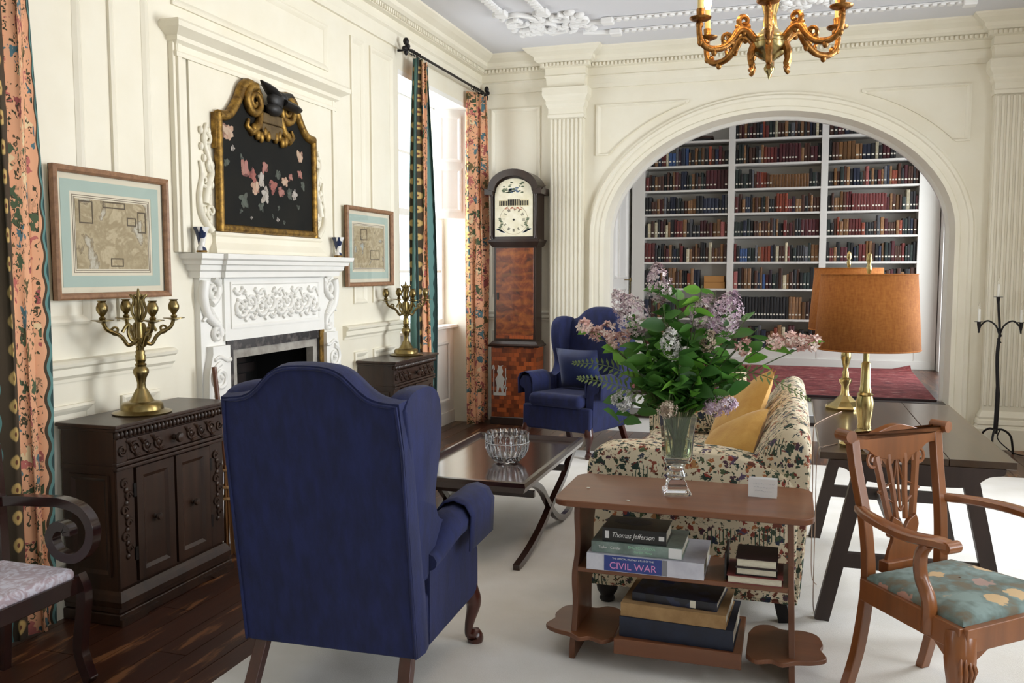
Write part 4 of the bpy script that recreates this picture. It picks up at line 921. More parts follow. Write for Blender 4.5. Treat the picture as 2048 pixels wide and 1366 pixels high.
for i in range(8): dab(fl_[1], rr.uniform(-.04, .04), 2.28 + rr.uniform(-.02, .03), .013, rr.uniform(0, 3))
for i in range(16): dab(fl_[2], -.08 + i * .0107, 2.105 + .012 * math.sin(i * 1.3), .008, rr.uniform(0, 3))
for s in (-1, 1):
    for i in range(9): dab(fl_[0], s * (.13 + .012 * math.sin(i)), 1.9 + i * .014, .011, 1.2 * s); dab(fl_[1], s * (.1 + i * .008), 1.88 - .0 + .004 * i, .01, .3)
for q, n_ in zip(range(3), ('painted_leaves', 'painted_blue_flowers', 'painted_red_swag')): stuff(fl_[q].build(n_, fm[q], dl))
# pierced white metal figure fixed to the base
m = MB(); yb = y0 - .004
def pl(pts): m.prism([(-.21 + x, .29 + z) for x, z in pts], yb, yb + .004, 'xz')
pl([(0, 0), (.13, 0), (.13, .03), (0, .03)]); pl([(.0, .03), (.008, .03), (.008, .27), (0, .27)]); pl([(.122, .03), (.13, .03), (.13, .27), (.122, .27)])
pl([(.03, .03), (.05, .03), (.06, .08), (.075, .08), (.085, .03), (.105, .03), (.1, .1), (.115, .16), (.09, .2), (.045, .2), (.02, .16), (.035, .1)])
pl([(.05, .2), (.085, .2), (.1, .24), (.085, .28), (.1, .3), (.065, .29), (.045, .3), (.05, .28), (.038, .24)]); pl([(-.015, .25), (.0, .27), (.015, .25), (.01, .29), (.0, .3), (-.012, .29)])
pl([(.11, .16), (.125, .19), (.14, .17), (.13, .15)]); pl([(.1, .08), (.135, .06), (.14, .08), (.115, .11)])
m.build('pierced_figure', pm('pewter_white', '#b9b6ae', .5, .3), CK)['label'] = 'pierced pale metal figure on the checkered base'
# ================================================================== RUG
def wool():
    t = NT('cream_wool_rug'); a = t.noise(t.coord(), 4, 4); b = t.noise(t.coord(), 220, 3, .7); t.col(t.ramp(a.outputs[0], [(.3, '#dedad2'), (.7, '#e9e6e1')])); t.bump(b.outputs[0], .35, .006); return t.set(Roughness=1.0, **{'Sheen Weight': .15})
M_wool = wool()
tag(MB().box(-1.97, 2.2, -.6, 7.06, .001, .015).build('area_rug', M_wool, bevel=.006), 'large plain cream wool rug under the seating group', 'rug')
# ================================================================== WING CHAIRS
def cabriole(m, x, y, sx, sy, h=.22, r=.033):
    """front leg: knee out, ankle in, pad foot"""
    P = [(x, y, h + .04), (x + sx * .012, y + sy * .012, h - .02), (x + sx * .02, y + sy * .02, h * .7), (x + sx * .006, y + sy * .006, h * .35), (x + sx * .004, y + sy * .004, h * .16), (x + sx * .022, y + sy * .022, .03), (x + sx * .026, y + sy * .026, 0)]
    m.tube(spline(P, 4), [r, r * 1.05, r * 1.1, r * 1.1, r * 1.12, r * 1.12, r * 1.08, r, r * .9, r * .8, r * .7, r * .62, r * .56, r * .5, r * .46, r * .44, r * .45, r * .55, r * .66, r * .8, r * .95, r * 1.02, r * 1.02, r * .98, r * .9][:25], 10); return m
def pillow(m, w, h, t, n=12, puff=.55):
    """soft cushion in the xz plane, thickness along y"""
    def f(s):
        def g(u, v):
            a = 2 * u - 1; b = 2 * v - 1; e = ((1 - abs(a) ** 2.6) * (1 - abs(b) ** 2.6)) ** puff; k = 1 - .06 * (1 - abs(a) ** 2) * abs(b) ** 2
            return (a * w / 2 * (1 - .05 * (1 - b * b)), s * t / 2 * e, b * h / 2 * (1 - .05 * (1 - a * a)))
        return g
    m.grid(f(1), n, n); m.grid(f(-1), n, n); return m
def wing_chair(label):
    o = thing('wing_chair', label, 'armchair'); nv = M_navy
    lean = .14
    # back panel: serpentine crest, raked backwards (rear face at y = 0)
    def crest(u): a = abs(u); return 1.19 - .115 * (1 / (1 + math.exp(-(a - .52) * 11)))
    N = 24
    def back(yoff, inset):
        pts = []
        for i in range(N + 1): u = -1 + 2 * i / N; pts.append((u * (.315 - inset), crest(u) - inset))
        return pts
    m = MB(); prof = [(0, .018), (.0, .0), (.05, -.008), (.1, .0), (.125, .02), (.135, .05)]; rings = []
    zs = [.21, .35, .5, .65, .8, .92]
    for y, ins in prof:
        top = back(y, ins); left = [(-(.322 - .0 * z) + ins, z) for z in zs]; right = [(.322 - ins, z) for z in zs[::-1]]
        loop = left + top + right; rings.append([m.p((x, y - lean * (z - .21), z)) for x, z in loop])
    for a, b in zip(rings, rings[1:]):
        for k in range(len(a)): m.face((a[k], a[(k + 1) % len(a)], b[(k + 1) % len(a)], b[k]))
    m.face(rings[0]); m.face(rings[-1][::-1]); m.build('back', nv, o, smooth=50)
    m = MB(); m.tube([(x, -.003 - lean * (z - .21), z) for x, z in [(-.315, .22)] + [(-.316, z) for z in zs] + back(0, .01) + [(.316, z) for z in zs[::-1]] + [(.315, .22)]], .0055, 6); m.build('back_piping', nv, o, smooth=60)
    # wings
    for s in (-1, 1):
        P = [(.02, .45), (.02 - lean * .3, .75), (-lean * .86 + .02, 1.05), (-.06, 1.09), (.02, 1.105), (.13, 1.1), (.2, 1.06), (.225, .99), (.215, .88), (.175, .77), (.165, .7), (.2, .63), (.26, .6), (.26, .45)]
        q = [(v.x, v.y) for v in spline([(a, b, 0) for a, b in P[2:13]], 5)]; loop = P[:2] + q + P[13:]
        m = MB(); cy = .08; cz = .8; rg = []
        for x, sc in ((.245, .95), (.262, 1.0), (.30, 1.015), (.322, 1.0), (.326, .95)):
            rg.append([m.p((s * (x + .01 * (z - .6)), cy + (y - cy) * sc, cz + (z - cz) * sc)) for y, z in loop])
        for a, b in zip(rg, rg[1:]):
            for k in range(len(a)): m.face((a[k], a[(k + 1) % len(a)], b[(k + 1) % len(a)], b[k]))
        m.face(rg[0]); m.face(rg[-1][::-1]); m.build('wing', nv, o, smooth=60)
        # rolled arm: roll on top, panel below
        m = MB(); sect = [(.255, .3), (.255, .52), (.262, .585), (.285, .625), (.325, .635), (.365, .62), (.385, .585), (.38, .55), (.36, .53), (.335, .52), (.328, .5), (.325, .22), (.255, .22)]
        q = []
        for yy, g in ((.1, .5), (.16, .55), (.22, .85), (.28, 1), (.4, 1), (.56, 1), (.60, .97), (.62, .9)):
            q.append([m.p((s * (.32 + (x - .32) * (g if x > .33 or yy > .5 else 1)), yy, .43 + (z - .43) * (g if z > .43 else 1) + .01 * (yy - .1))) for x, z in sect])
        for a, b in zip(q, q[1:]):
            for k in range(len(a)): m.face((a[k], a[(k + 1) % len(a)], b[(k + 1) % len(a)], b[k]))
        m.face(q[0]); m.face(q[-1][::-1]); m.build('arm', nv, o, smooth=50)
        m = MB(); a_ = [(.25, .47), (.248, .56), (.258, .6), (.285, .634), (.326, .645), (.37, .63), (.393, .59), (.39, .54), (.387, .46)]
        m.grid(lambda u, v: (s * (a_[round(u * 8)][0] + .003), lerp(.34, .625, v), a_[round(u * 8)][1] + .012), 8, 6); m.build('arm_cover', nv, o, smooth=60, solid=.006)
    m = MB().box(-.322, .322, .0, .66, .2, .4); m.build('seat_frame', nv, o, bevel=.02, seg=3)
    m = MB().box(-.25, .25, .12, .7, .39, .5); m.build('seat_cushion', nv, o, bevel=.045, seg=4)
    for s in (-1, 1):
        flat(MB().beam((s * .27, .05, .23), (s * .285, -.06, 0), .045, .04, (0, 1, 0)).build('rear_leg', M_mahog, o, bevel=.004), -.001)
        flat(cabriole(MB(), s * .285, .62, s, 1).build('front_leg', M_mahog, o, smooth=60), -.001)
    return o
w1 = wing_chair('navy velvet wing chair turned with its back to the magazine table')
w1.location = (-1.465, 2.56, .0155); w1.rotation_euler = (0, 0, R(2))
w2 = copy_tree(w1); w2['label'] = 'navy velvet wing chair with a silk cushion in front of the clock'
w2.location = (-1.6, 7.42, .0025); w2.rotation_euler = (.0215, 0, R(163))   # front feet on the rug, rear feet on the boards
cu = pillow(MB(), .4, .36, .15).build('scatter_cushion', M_navy_dk, smooth=180); cu.location = (-1.68, 7.15, .685); cu.rotation_euler = (R(16), 0, R(-17))
tag(cu, 'square navy silk cushion on the wing chair by the clock', 'cushion')
# ================================================================== COFFEE TABLE
ct = thing('coffee_table', 'dark mahogany tray-top coffee table on curved crossed legs', 'table', (-1.58, 4.72, .0155)); W_, L_ = .34, .63
M_ct = M_darktable
MB().box(-W_, W_, -L_, L_, .39, .415).build('table_top', M_ct, ct, bevel=.004)
MB().frame((0, 0, .415), (1, 0, 0), (0, 1, 0), (0, 0, 1), -W_, W_, -L_, L_, [(0, -.03), (-.012, .0), (-.008, .022), (.012, .024), (.026, .01), (.032, 0)]).build('tray_rim', M_ct, ct)
def strap(q, w, h):
    m = MB(); r_ = []
    for i, p in enumerate(q):
        d = (q[min(i + 1, len(q) - 1)] - q[max(i - 1, 0)]).normalized(); nn_ = Vector((0, -d.z, d.y))
        r_.append([m.p(p + Vector((a * w / 2, 0, 0)) + nn_ * (b * h / 2)) for a, b in ((-1, -1), (1, -1), (1, 1), (-1, 1))])
    for c, d in zip(r_, r_[1:]):
        for k in range(4): m.face((c[k], c[(k + 1) % 4], d[(k + 1) % 4], d[k]))
    m.face(r_[0]); m.face(r_[-1][::-1]); return m
for sx in (-1, 1):          # crossed curule legs on each long side
    x = sx * (W_ - .03)
    cl_ = strap(spline([(x, .545, .388), (x, .43, .34), (x, .29, .262), (x, .02, .175), (x, -.2, .094), (x, -.45, .035), (x, -.655, .012)], 5), .034, .034).build('curule_leg', M_ct, ct); flat(cl_, -.001)
    strap(spline([(x, -.545, .385), (x, -.46, .388), (x, -.36, .372), (x, -.2, .3), (x, -.08, .205), (x, .08, .09), (x, .25, .025), (x, .42, .022), (x, .52, .05)], 5), .03, .034).build('curule_leg', M_ct, ct)
for sy in (-1, 1): MB().box(-W_ + .03, W_ - .03, sy * .33 - .015, sy * .33 + .015, .29, .325).build('stretcher', M_ct, ct)
# crystal bowl
cb = thing('crystal_bowl', 'cut crystal bowl with numeral-like cuts round the rim', 'bowl', (-1.5, 4.63, .4315))
m = MB(); n_ = 48
pf = [(.0, .004), (.05, .0), (.075, .01), (.1, .04), (.118, .08), (.122, .115), (.12, .15), (.122, .172), (.116, .172), (.113, .15), (.112, .11), (.108, .08), (.09, .045), (.06, .02), (0, .014)]
rg = []
for i, (r_, z) in enumerate(pf): rg.append([m.p(((r_ + (.0035 if (k % 2 and 2 < i < 7) else 0)) * math.cos(2 * PI * k / n_), (r_ + (.0035 if (k % 2 and 2 < i < 7) else 0)) * math.sin(2 * PI * k / n_), z)) for k in range(n_)])
for a, b in zip(rg, rg[1:]):
    for k in range(n_): m.face((a[k], a[(k + 1) % n_], b[(k + 1) % n_], b[k]))
m.build('bowl', M_crystal, cb)
M_cutw = pm('frosted_cut', '#dfe4ea', .3)
m = MB()
for k in range(12):   # numeral cuts: bars and crosses alternating round the rim
    a = k * PI / 6; nb = (1, 2, 3, 4, 1, 2, 3, 4, 2, 1, 2, 3)[k]
    for j in range(nb):
        b = a + (j - (nb - 1) / 2) * .09; tl = .05 if (k in (4, 5, 8, 9, 10) and j == 0) else 0
        for t in ((-tl, tl), (tl, -tl)) if tl else ((0, 0),):
            m.tube([(.124 * math.cos(b + t[0]), .124 * math.sin(b + t[0]), .128), (.124 * math.cos(b + t[1]), .124 * math.sin(b + t[1]), .166)], .0016, 5)
for k in range(24):
    a = k * PI / 12; m.tube([(.1 * math.cos(a), .1 * math.sin(a), .035), (.119 * math.cos(a), .119 * math.sin(a), .075), (.124 * math.cos(a), .124 * math.sin(a), .112)], .0013, 4)
for z in (.12, .118): m.tube([(.1245 * math.cos(a), .1245 * math.sin(a), z) for a in [i * PI / 24 for i in range(48)]], .001, 4, closed=True)
stuff(m.build('engraved_cuts', M_cutw, cb))
# ================================================================== FLORAL SOFA (faces the fireplace)
def floral():
    t = NT('floral_tapestry'); co = t.coord(); nz = t.noise(co, 30, 2); nn = t.new('ShaderNodeVectorMath', operation='MULTIPLY_ADD'); t.link(nz.outputs['Color'], nn.inputs[0]); nn.inputs[1].default_value = (.05, .05, .05); t.link(co, nn.inputs[2]); q = nn.outputs[0]
    bgc = t.noise(co, 5, 2); a = t.ramp(bgc.outputs[0], [(.3, '#cdbd9f'), (.7, '#dbcfb6')])
    for sc, lo, hi, cols, keep in ((19, .34, .38, [(0, '#24382f'), (.3, '#3a4a38'), (.45, '#6b3a2c'), (.6, '#2b3347'), (.72, '#85402f'), (.84, '#5b4a63'), (.92, '#a8794c')], .2), (32, .34, .38, [(0, '#33402f'), (.35, '#8a3a2e'), (.5, '#2f3a44'), (.65, '#4d5a3d'), (.8, '#a5673f'), (.9, '#4a2f3c')], .25), (58, .34, .40, [(0, '#2c3a2c'), (.4, '#54321f'), (.7, '#3b4c42'), (.9, '#7c2f28')], .5)):
        v = t.vor(q, sc, 1); s = t.new('ShaderNodeSeparateColor'); t.link(v.outputs['Color'], s.inputs[0])
        dd = t.math('ADD', v.outputs[0], t.math('MULTIPLY_ADD', t.noise(co, sc * 5.5, 1).outputs[0], .55, -.27))
        f = t.math('MULTIPLY', t.ramp(dd, [(lo, 1.0), (hi, 0.0)]), t.ramp(s.outputs[1], [(keep, 0.0), (keep + .01, 1.0)])); a = t.mix(f, a, t.ramp(s.outputs[0], cols, 'CONSTANT'))
    w = t.new('ShaderNodeTexWave'); w.inputs['Scale'].default_value = 22; w.inputs['Distortion'].default_value = 3; mp = t.coord((1, 1, .25), rot=(0, 0, .5)); t.link(mp, w.inputs['Vector'])
    pz = t.noise(co, 7, 1); fz = t.math('MULTIPLY', t.ramp(w.outputs[0], [(.78, 0.0), (.86, 1.0)]), t.ramp(pz.outputs[0], [(.6, 0.0), (.61, 1.0)])); a = t.mix(fz, a, '#34483a')
    fine = t.noise(co, 300, 2); t.col(a); t.bump(fine.outputs[0], .15, .002); return t.set(Roughness=.9)
M_flor = floral()
sf_ = thing('sofa', 'cream sofa in multicoloured floral tapestry with rolled back', 'sofa', (-.4, 3.72, .0155))
def soft(rings, name, sm=60):
    m = MB(); R_ = [[m.p(p) for p in r_] for r_ in rings]
    for a, b in zip(R_, R_[1:]):
        for k in range(len(a)): m.face((a[k], a[(k + 1) % len(a)], b[(k + 1) % len(a)], b[k]))
    m.face(R_[0]); m.face(R_[-1][::-1]); return m.build(name, M_flor, sf_, smooth=sm)
SL = 2.0                                                                    # length along y
MB().box(-.40, .42, .05, SL - .05, .12, .38).build('seat_base', M_flor, sf_, bevel=.02, seg=3)
for k in range(2): MB().box(-.42, .2, .22 + k * .79, .99 + k * .79, .375, .5).build('seat_cushion', M_flor, sf_, bevel=.045, seg=4)
bp = [(v.x, v.y) for v in spline([(.15, .4, 0), (.2, .55, 0), (.29, .72, 0), (.36, .81, 0), (.42, .845, 0), (.475, .83, 0), (.5, .77, 0), (.5, .66, 0), (.49, .4, 0), (.47, .12, 0)], 4)] + [(.3, .12)]
rg = []
for y, g in ((.02, .9), (.05, .98), (.12, 1), (.6, 1.01), (1.0, 1.015), (1.5, 1.01), (SL - .1, 1), (SL - .04, .97), (SL, .88)): rg.append([(.35 + (x - .35) * g, y, .12 + (z - .12) * g) for x, z in bp])
soft(rg, 'back')
def arm(y0, d, nm):
    """low arm whose top rolls down into the back; outline in x-z, thickness along y"""
    top = [(v.x, v.y) for v in spline([(-.44, .12, 0), (-.445, .4, 0), (-.45, .58, 0), (-.435, .66, 0), (-.38, .705, 0), (-.28, .72, 0), (-.1, .72, 0), (.08, .715, 0), (.22, .70, 0), (.34, .665, 0), (.43, .61, 0), (.46, .5, 0), (.46, .12, 0)], 4)]
    rg = []
    for t, g in ((0, .0), (.006, .02), (.03, .035), (.1, .045), (.17, .035), (.2, .02), (.207, .0)): rg.append([((x / .46) * (.44 + g * .3), y0 + t * d, .12 + (z - .12) * (1 + g * .55) if z > .2 else z) for x, z in top])
    soft(rg, nm)
arm(0, 1, 'near_arm'); arm(SL, -1, 'far_arm')
MB().box(-.43, .46, .004, SL - .004, .1, .125).build('bottom_welt', M_flor, sf_, bevel=.01)
for x, y, s in ((-.36, .1, 1), (-.36, SL - .1, 1)): MB().lathe([(.03, 0), (.036, .01), (.03, .025), (.045, .05), (.05, .075), (.044, .1), (.03, .12)], 16, (x, y, 0)).build('bun_foot', M_iron, sf_, smooth=50)
for y in (.08, SL - .08): flat(MB().beam((.38, y, .13), (.41, y, 0), .05, .045, (0, 1, 0)).build('rear_leg', M_iron, sf_), -.001)
M_yel = pm('mustard_linen', '#c59a4e', .85, 0, '#b88a40', 12, bump=.3, bs=140, sheen=.2)
for loc, nrm, spin, sz, lab in (((-.222, 4.98, .742), (-.8, -.28, .5), 38, .4, 'mustard yellow linen cushion leaning on the sofa back, behind another'), ((-.245, 4.62, .75), (-.78, -.3, .54), 30, .46, 'mustard yellow linen cushion leaning in the middle of the sofa back'), ((-.255, 4.22, .685), (-.62, -.3, .72), 42, .38, 'mustard yellow linen cushion slumped near the sofa arm by the flowers')):
    c_ = pillow(MB(), sz, sz * .95, .13, 14).build('scatter_cushion', M_yel, smooth=180); c_.location = loc; c_.rotation_mode = 'QUATERNION'
    c_.rotation_quaternion = Vector(nrm).to_track_quat('Y', 'Z') @ Matrix.Rotation(R(spin), 3, 'Y').to_quaternion(); tag(c_, lab, 'cushion')
c_ = pillow(MB(), .42, .4, .14, 14).build('scatter_cushion', M_flor, smooth=180); c_.location = (-.43, 5.415, .722); c_.rotation_euler = (R(12), R(6), R(174)); tag(c_, 'floral tapestry cushion against the far sofa arm', 'cushion')
# ================================================================== MAGAZINE TABLE
mt = thing('magazine_table', 'brown wooden side table with shaped ends and two book shelves', 'table', (-.365, 3.33, .0155))
def rr_rect(w, d, r, n=5):
    o_ = []
    for cx, cy, a0 in ((w - r, d - r, 0), (-w + r, d - r, 90), (-w + r, -d + r, 180), (w - r, -d + r, 270)):
        for i in range(n + 1): a = R(a0 + 90 * i / n); o_.append((cx + r * math.cos(a), cy + r * math.sin(a)))
    return o_
MB().prism(rr_rect(.465, .23, .06), .615, .64, 'xy').build('table_top', M_walnut, mt, bevel=.006)
for s in (-1, 1):
    prof = [(v.x, v.y) for v in spline([(.155, .618, 0), (.15, .55, 0), (.12, .46, 0), (.125, .4, 0), (.155, .35, 0), (.15, .29, 0), (.125, .22, 0), (.13, .14, 0), (.155, .06, 0), (.15, 0, 0)], 4)]
    loop = prof + [(-y, z) for y, z in prof[::-1]]; m = MB(); a_ = []; b_ = []
    sp_ = lambda z: .385 + (.618 - z) * .03
    for y, z in loop: a_.append(m.p((s * (sp_(z) - .011), y, z))); b_.append(m.p((s * (sp_(z) + .011), y, z)))
    m.face(a_); m.face(b_[::-1])
    for k in range(len(a_)): m.face((a_[k], a_[(k + 1) % len(a_)], b_[(k + 1) % len(a_)], b_[k]))
    m.build('end_panel', M_walnut_z, mt, bevel=.003)
    # scalloped bracket board standing out either side at the foot
    lo_ = [(v.x, v.y) for v in spline([(-.17, -.15, 0), (-.13, -.19, 0), (-.07, -.17, 0), (-.03, -.19, 0), (.02, -.16, 0), (.09, -.14, 0), (.14, -.1, 0), (.12, -.03, 0), (.13, .02, 0), (.11, .1, 0), (.05, .13, 0), (-.03, .12, 0), (-.08, .15, 0), (-.14, .13, 0), (-.17, .05, 0)], 4)]
    MB().prism([(s * (.395 + x * .9), y) for x, y in lo_], .088, .106, 'xy').build('foot_shelf', M_walnut, mt, bevel=.004)
MB().box(-.385, .385, -.15, .13, .345, .365).build('middle_shelf', M_walnut, mt, bevel=.004)
MB().box(-.23, .23, -.2, .16, .105, .125).box(-.23, .23, -.215, -.2, .07, .13).build('lower_shelf', M_walnut, mt, bevel=.004)
# ---- books on it
M_page = pm('page_edges', '#d9d2bf', .85, 0, '#c9c1ab', 60, (1, 1, 9))
def flat_book(lab, x0, x1, y0, y1, z, t, cover, spine_front=True, rz=0, pages_front=False):
    o = thing('book', lab, 'book', ((x0 + x1) / 2, (y0 + y1) / 2, z), rz); w = (x1 - x0) / 2; d = (y1 - y0) / 2; c = .003
    MB().box(-w, w, -d, d, 0, c).box(-w, w, -d, d, t - c, t).build('cover_boards', cover, o)
    MB().box(-w, w, -d if not pages_front else d - .003, (-d + .003) if not pages_front else d, c, t - c).build('spine', cover, o)
    MB().box(-w + .005, w - .005, -d + (.003 if not pages_front else .005), d - .005, c, t - c).build('pages', M_page, o); return o
def letter(parent, text, loc, size, mat, w=1.0, shear=0):
    cu_ = bpy.data.curves.new('lettering', 'FONT'); cu_.body = text; cu_.size = size; cu_.align_x = 'CENTER'; cu_.align_y = 'CENTER'; cu_.extrude = .0004; cu_.shear = shear
    tmp = bpy.data.objects.new('lettering', cu_); COL.objects.link(tmp); dg = bpy.context.evaluated_depsgraph_get(); me = bpy.data.meshes.new_from_object(tmp.evaluated_get(dg)); bpy.data.objects.remove(tmp)
    me.materials.clear(); me.materials.append(mat); o = bpy.data.objects.new('lettering', me); COL.objects.link(o); o.parent = parent; o.location = loc; o.rotation_euler = (R(90), 0, 0); o.scale = (w, 1, 1); return o
M_bk_white = pm('atlas_cover', '#d6d6de', .35, 0, '#b9b9c6', 9); M_bk_green = pm('green_grey_jacket', '#56645f', .35, 0, '#8fa39b', 7, (1, 1, 1)); M_bk_black = pm('black_jacket', '#101013', .3); M_bluep = pm('blue_panel', '#2a3f86', .4); M_pinkl = pm('pink_letter', '#d78fc8', .5); M_wl = pm('white_letter', '#dedede', .5); M_greenl = pm('green_letter', '#9fd0b2', .5)
zs_ = .0155 + .365
b1 = flat_book('white atlas with a blue spine panel, lowest of the tall stack on the magazine table', -.71, -.275, 3.165, 3.46, zs_ + .001, .062, M_bk_white); yb = -.1475 - .001
MB().box(-.085, .13, yb - .0005, yb + .0005, .002, .06).build('spine_panel', M_bluep, b1).location = (-.065, 0, 0)
letter(b1, 'CIVIL WAR', (-.042, yb - .001, .022), .036, M_pinkl); letter(b1, 'THE OFFICIAL MILITARY ATLAS OF THE', (-.042, yb - .001, .05), .0088, M_wl)
MB().box(.067, .085, yb - .0004, yb + .0005, .002, .06).build('spine_band', pm('grey_band', '#7f7f86', .5), b1)
b2 = flat_book('green and silver hardback in the middle of the stack on the magazine table', -.695, -.355, 3.18, 3.42, zs_ + .064, .042, M_bk_green); yb = -.1208
letter(b2, 'Taylor · Conder', (-.1, yb, .022), .013, M_wl); letter(b2, 'ENCYCLOPEDIA', (.02, yb, .029), .014, M_greenl); letter(b2, 'Garden Plants', (.025, yb, .013), .012, M_greenl); MB().box(.12, .168, yb, yb + .0006, .002, .04).build('spine_tab', M_wl, b2)
b3 = flat_book('thick black hardback with white script title, topmost of the stack on the magazine table', -.655, -.415, 3.19, 3.36, zs_ + .107, .052, M_bk_black); yb = -.0858
letter(b3, 'Thomas Jefferson', (-.005, yb, .026), .027, M_wl, .85, .3); MB().box(-.11, -.095, yb, yb + .0006, .012, .04).build('monogram', M_wl, b3); MB().box(.092, .112, yb, yb + .0006, .018, .034).build('publisher_mark', M_wl, b3)
MB().prism([(.075 * math.cos(a) - .02, .02 + .045 * math.sin(a)) for a in [i * PI / 8 for i in range(16)]], .052, .0524, 'xy').build('jacket_portrait', pm('slate_print', '#3c4358', .4, 0, '#22262f', 20), b3)
M_dkred = pm('dark_red_cloth', '#2c1214', .6); M_redb = pm('rust_cloth', '#6f2f2c', .6)
flat_book('rust red book with cream page edges, lowest of the small stack on the magazine table', -.195, .0, 3.17, 3.35, zs_ + .001, .03, M_redb, pages_front=True)
flat_book('thin black book in the middle of the small stack on the magazine table', -.165, -.02, 3.18, 3.34, zs_ + .032, .027, M_bk_black, pages_front=True)
flat_book('very dark red book, topmost of the small stack on the magazine table', -.165, -.02, 3.18, 3.35, zs_ + .06, .033, M_dkred, pages_front=True)
M_tray = pm('bookend_black', '#1c1b1c', .5)
be = MB().box(-.205, -.198, 3.2, 3.38, zs_ + .001, zs_ + .1).build('bookend', M_tray); tag(be, 'thin black metal bookend beside the small book stack', 'bookend')
zl = .0155 + .125
M_navyb = pm('navy_cloth_book', '#141a2b', .6, 0, '#1b2338', 20); M_tanb = pm('worn_tan_cloth', '#a5845a', .8, 0, '#8d6d46', 14)
flat_book('large navy cloth book at the bottom of the low stack on the magazine table', -.575, -.16, 3.145, 3.455, zl + .001, .075, M_navyb, rz=R(-2))
flat_book('worn tan cloth book in the low stack on the magazine table', -.57, -.185, 3.15, 3.44, zl + .077, .05, M_tanb, rz=R(-3))
def marble_b():
    t = NT('marbled_black_boards'); v = t.vor(t.coord(), 30); t.col(t.ramp(v.outputs['Color'], [(.2, '#121217'), (.6, '#1d2130'), (.9, '#2c3350')])); return t.set(Roughness=.35)
b6 = flat_book('black marbled book with blue label, topmost of the low stack on the magazine table', -.53, -.215, 3.18, 3.43, zl + .128, .032, marble_b(), rz=R(-5))
MB().box(-.09, -.03, .01, .07, .032, .0325).build('cover_label', pm('blue_label', '#2a3a63', .6), b6); MB().box(.06, .08, -.127, -.124, .004, .03).build('spine_label', M_label, b6)
# place card and petals
pc = MB().box(-.052, .052, -.0005, .0005, 0, .07).box(-.052, .052, .03, .031, 0, .07).build('place_card', pm('white_card', '#e4e3e2', .7)); pc.location = (-.082, 3.36, .6562); pc.rotation_euler = (0, 0, R(-2)); tag(pc, 'small folded white card with faint handwriting on the magazine table', 'card')
hw = MB(); rq = random.Random(3)
for k, z in enumerate((.052, .038, .024)):
    x = -.035 + .004 * k
    while x < .035: w = rq.uniform(.004, .01); hw.tube([(x, -.0012, z), (x + w * .5, -.0012, z + rq.uniform(-.004, .004)), (x + w, -.0012, z)], .0004, 3); x += w + .003
hw.build('handwriting', pm('faint_ink', '#9aa0b0', .7), pc)
# ================================================================== TRESTLE DESK
dk = thing('trestle_table', 'long dark oak trestle table carrying two brass lamps', 'table', (.505, 4.66, .0155))
for k in range(3): MB().box(-.37 + k * .247, -.37 + k * .247 + .2455, -.8, .8, .7, .73).build('top_plank', M_desk, dk, bevel=.003)
for sy in (-1, 1):
    y = -.775 if sy < 0 else .45
    c_ = [(v.x, v.y) for v in spline([(-.33, .7, 0), (-.32, .675, 0), (-.27, .665, 0), (-.22, .63, 0), (-.16, .615, 0), (0, .612, 0), (.16, .615, 0), (.22, .63, 0), (.27, .665, 0), (.32, .675, 0), (.33, .7, 0)], 4)]
    MB().prism(c_, y - .031, y + .031, 'xz').build('shaped_cleat', M_deskleg, dk)
    for s in (-1, 1): flat(MB().beam((s * .2, y, .68), (s * .345, y, 0), .06, .05, (0, 1, 0)).build('splayed_leg', M_deskleg, dk), -.001)
    MB().box(-.29, .29, y - .02, y + .02, .24, .3).build('cross_stretcher', M_deskleg, dk)
MB().box(-.03, .03, -.77, .45, .25, .29).build('long_stretcher', M_deskleg, dk)
# ================================================================== TABLE LAMPS
def linen():
    t = NT('orange_linen_shade'); a = t.noise(t.coord((1, 1, .25)), 120, 3, .6); b = t.noise(t.coord((.3, .3, 1)), 160, 2); t.col(t.ramp(t.math('MULTIPLY_ADD', a.outputs[0], .6, t.math('MULTIPLY', b.outputs[0], .4)), [(.35, '#96571f'), (.65, '#b06f30')])); t.bump(b.outputs[0], .2, .002); return t.set(Roughness=.9)
M_linen = linen(); M_shadein = pm('shade_lining', '#e6d3b0', .9)
def lamp(label, loc, body, z0, z1, r0, r1):
    o = thing('table_lamp', label, 'lamp', loc); b = lambda m, n_, mt=M_brass_lamp, **k: m.build(n_, mt, o, **k)
    b(MB().lathe([(.105, 0), (.108, .012), (.1, .022), (.06, .045), (.035, .07), (.025, .08)], 8, rot=PI / 8), 'base'); b(MB().lathe(body, 20), 'column', smooth=40)
    m = MB().lathe([(r0, z0), (r1, z1)], 48, cap=False).build('shade', M_linen, o, smooth=180, solid=.003)
    MB().lathe([(r0 - .004, z0 + .004), (r1 - .003, z1 - .004)], 48, cap=False).build('shade_lining', M_shadein, m, smooth=180)
    for z, r_ in ((z0, r0), (z1, r1)): MB().tube([(r_ * math.cos(a), r_ * math.sin(a), z) for a in [i * PI / 24 for i in range(48)]], .0035, 5, closed=True).build('shade_trim', M_linen, m)
    b(MB().lathe([(.012, .36), (.012, .42), (.02, .425), (.02, .47), (.008, .475), (.004, .48), (.004, z1), (.008, z1 + .01), (.012, z1 + .03), (.007, z1 + .045), (.013, z1 + .06), (.01, z1 + .085), (.0, z1 + .095)], 12), 'stem_and_finial', smooth=40)
    for k in range(3): a = k * 2 * PI / 3; MB().tube([(0, 0, z1 - .008), ((r1 - .004) * math.cos(a), (r1 - .004) * math.sin(a), z1 - .008)], .0025, 5).build('spider_arm', M_brass_lamp, o)
    return o
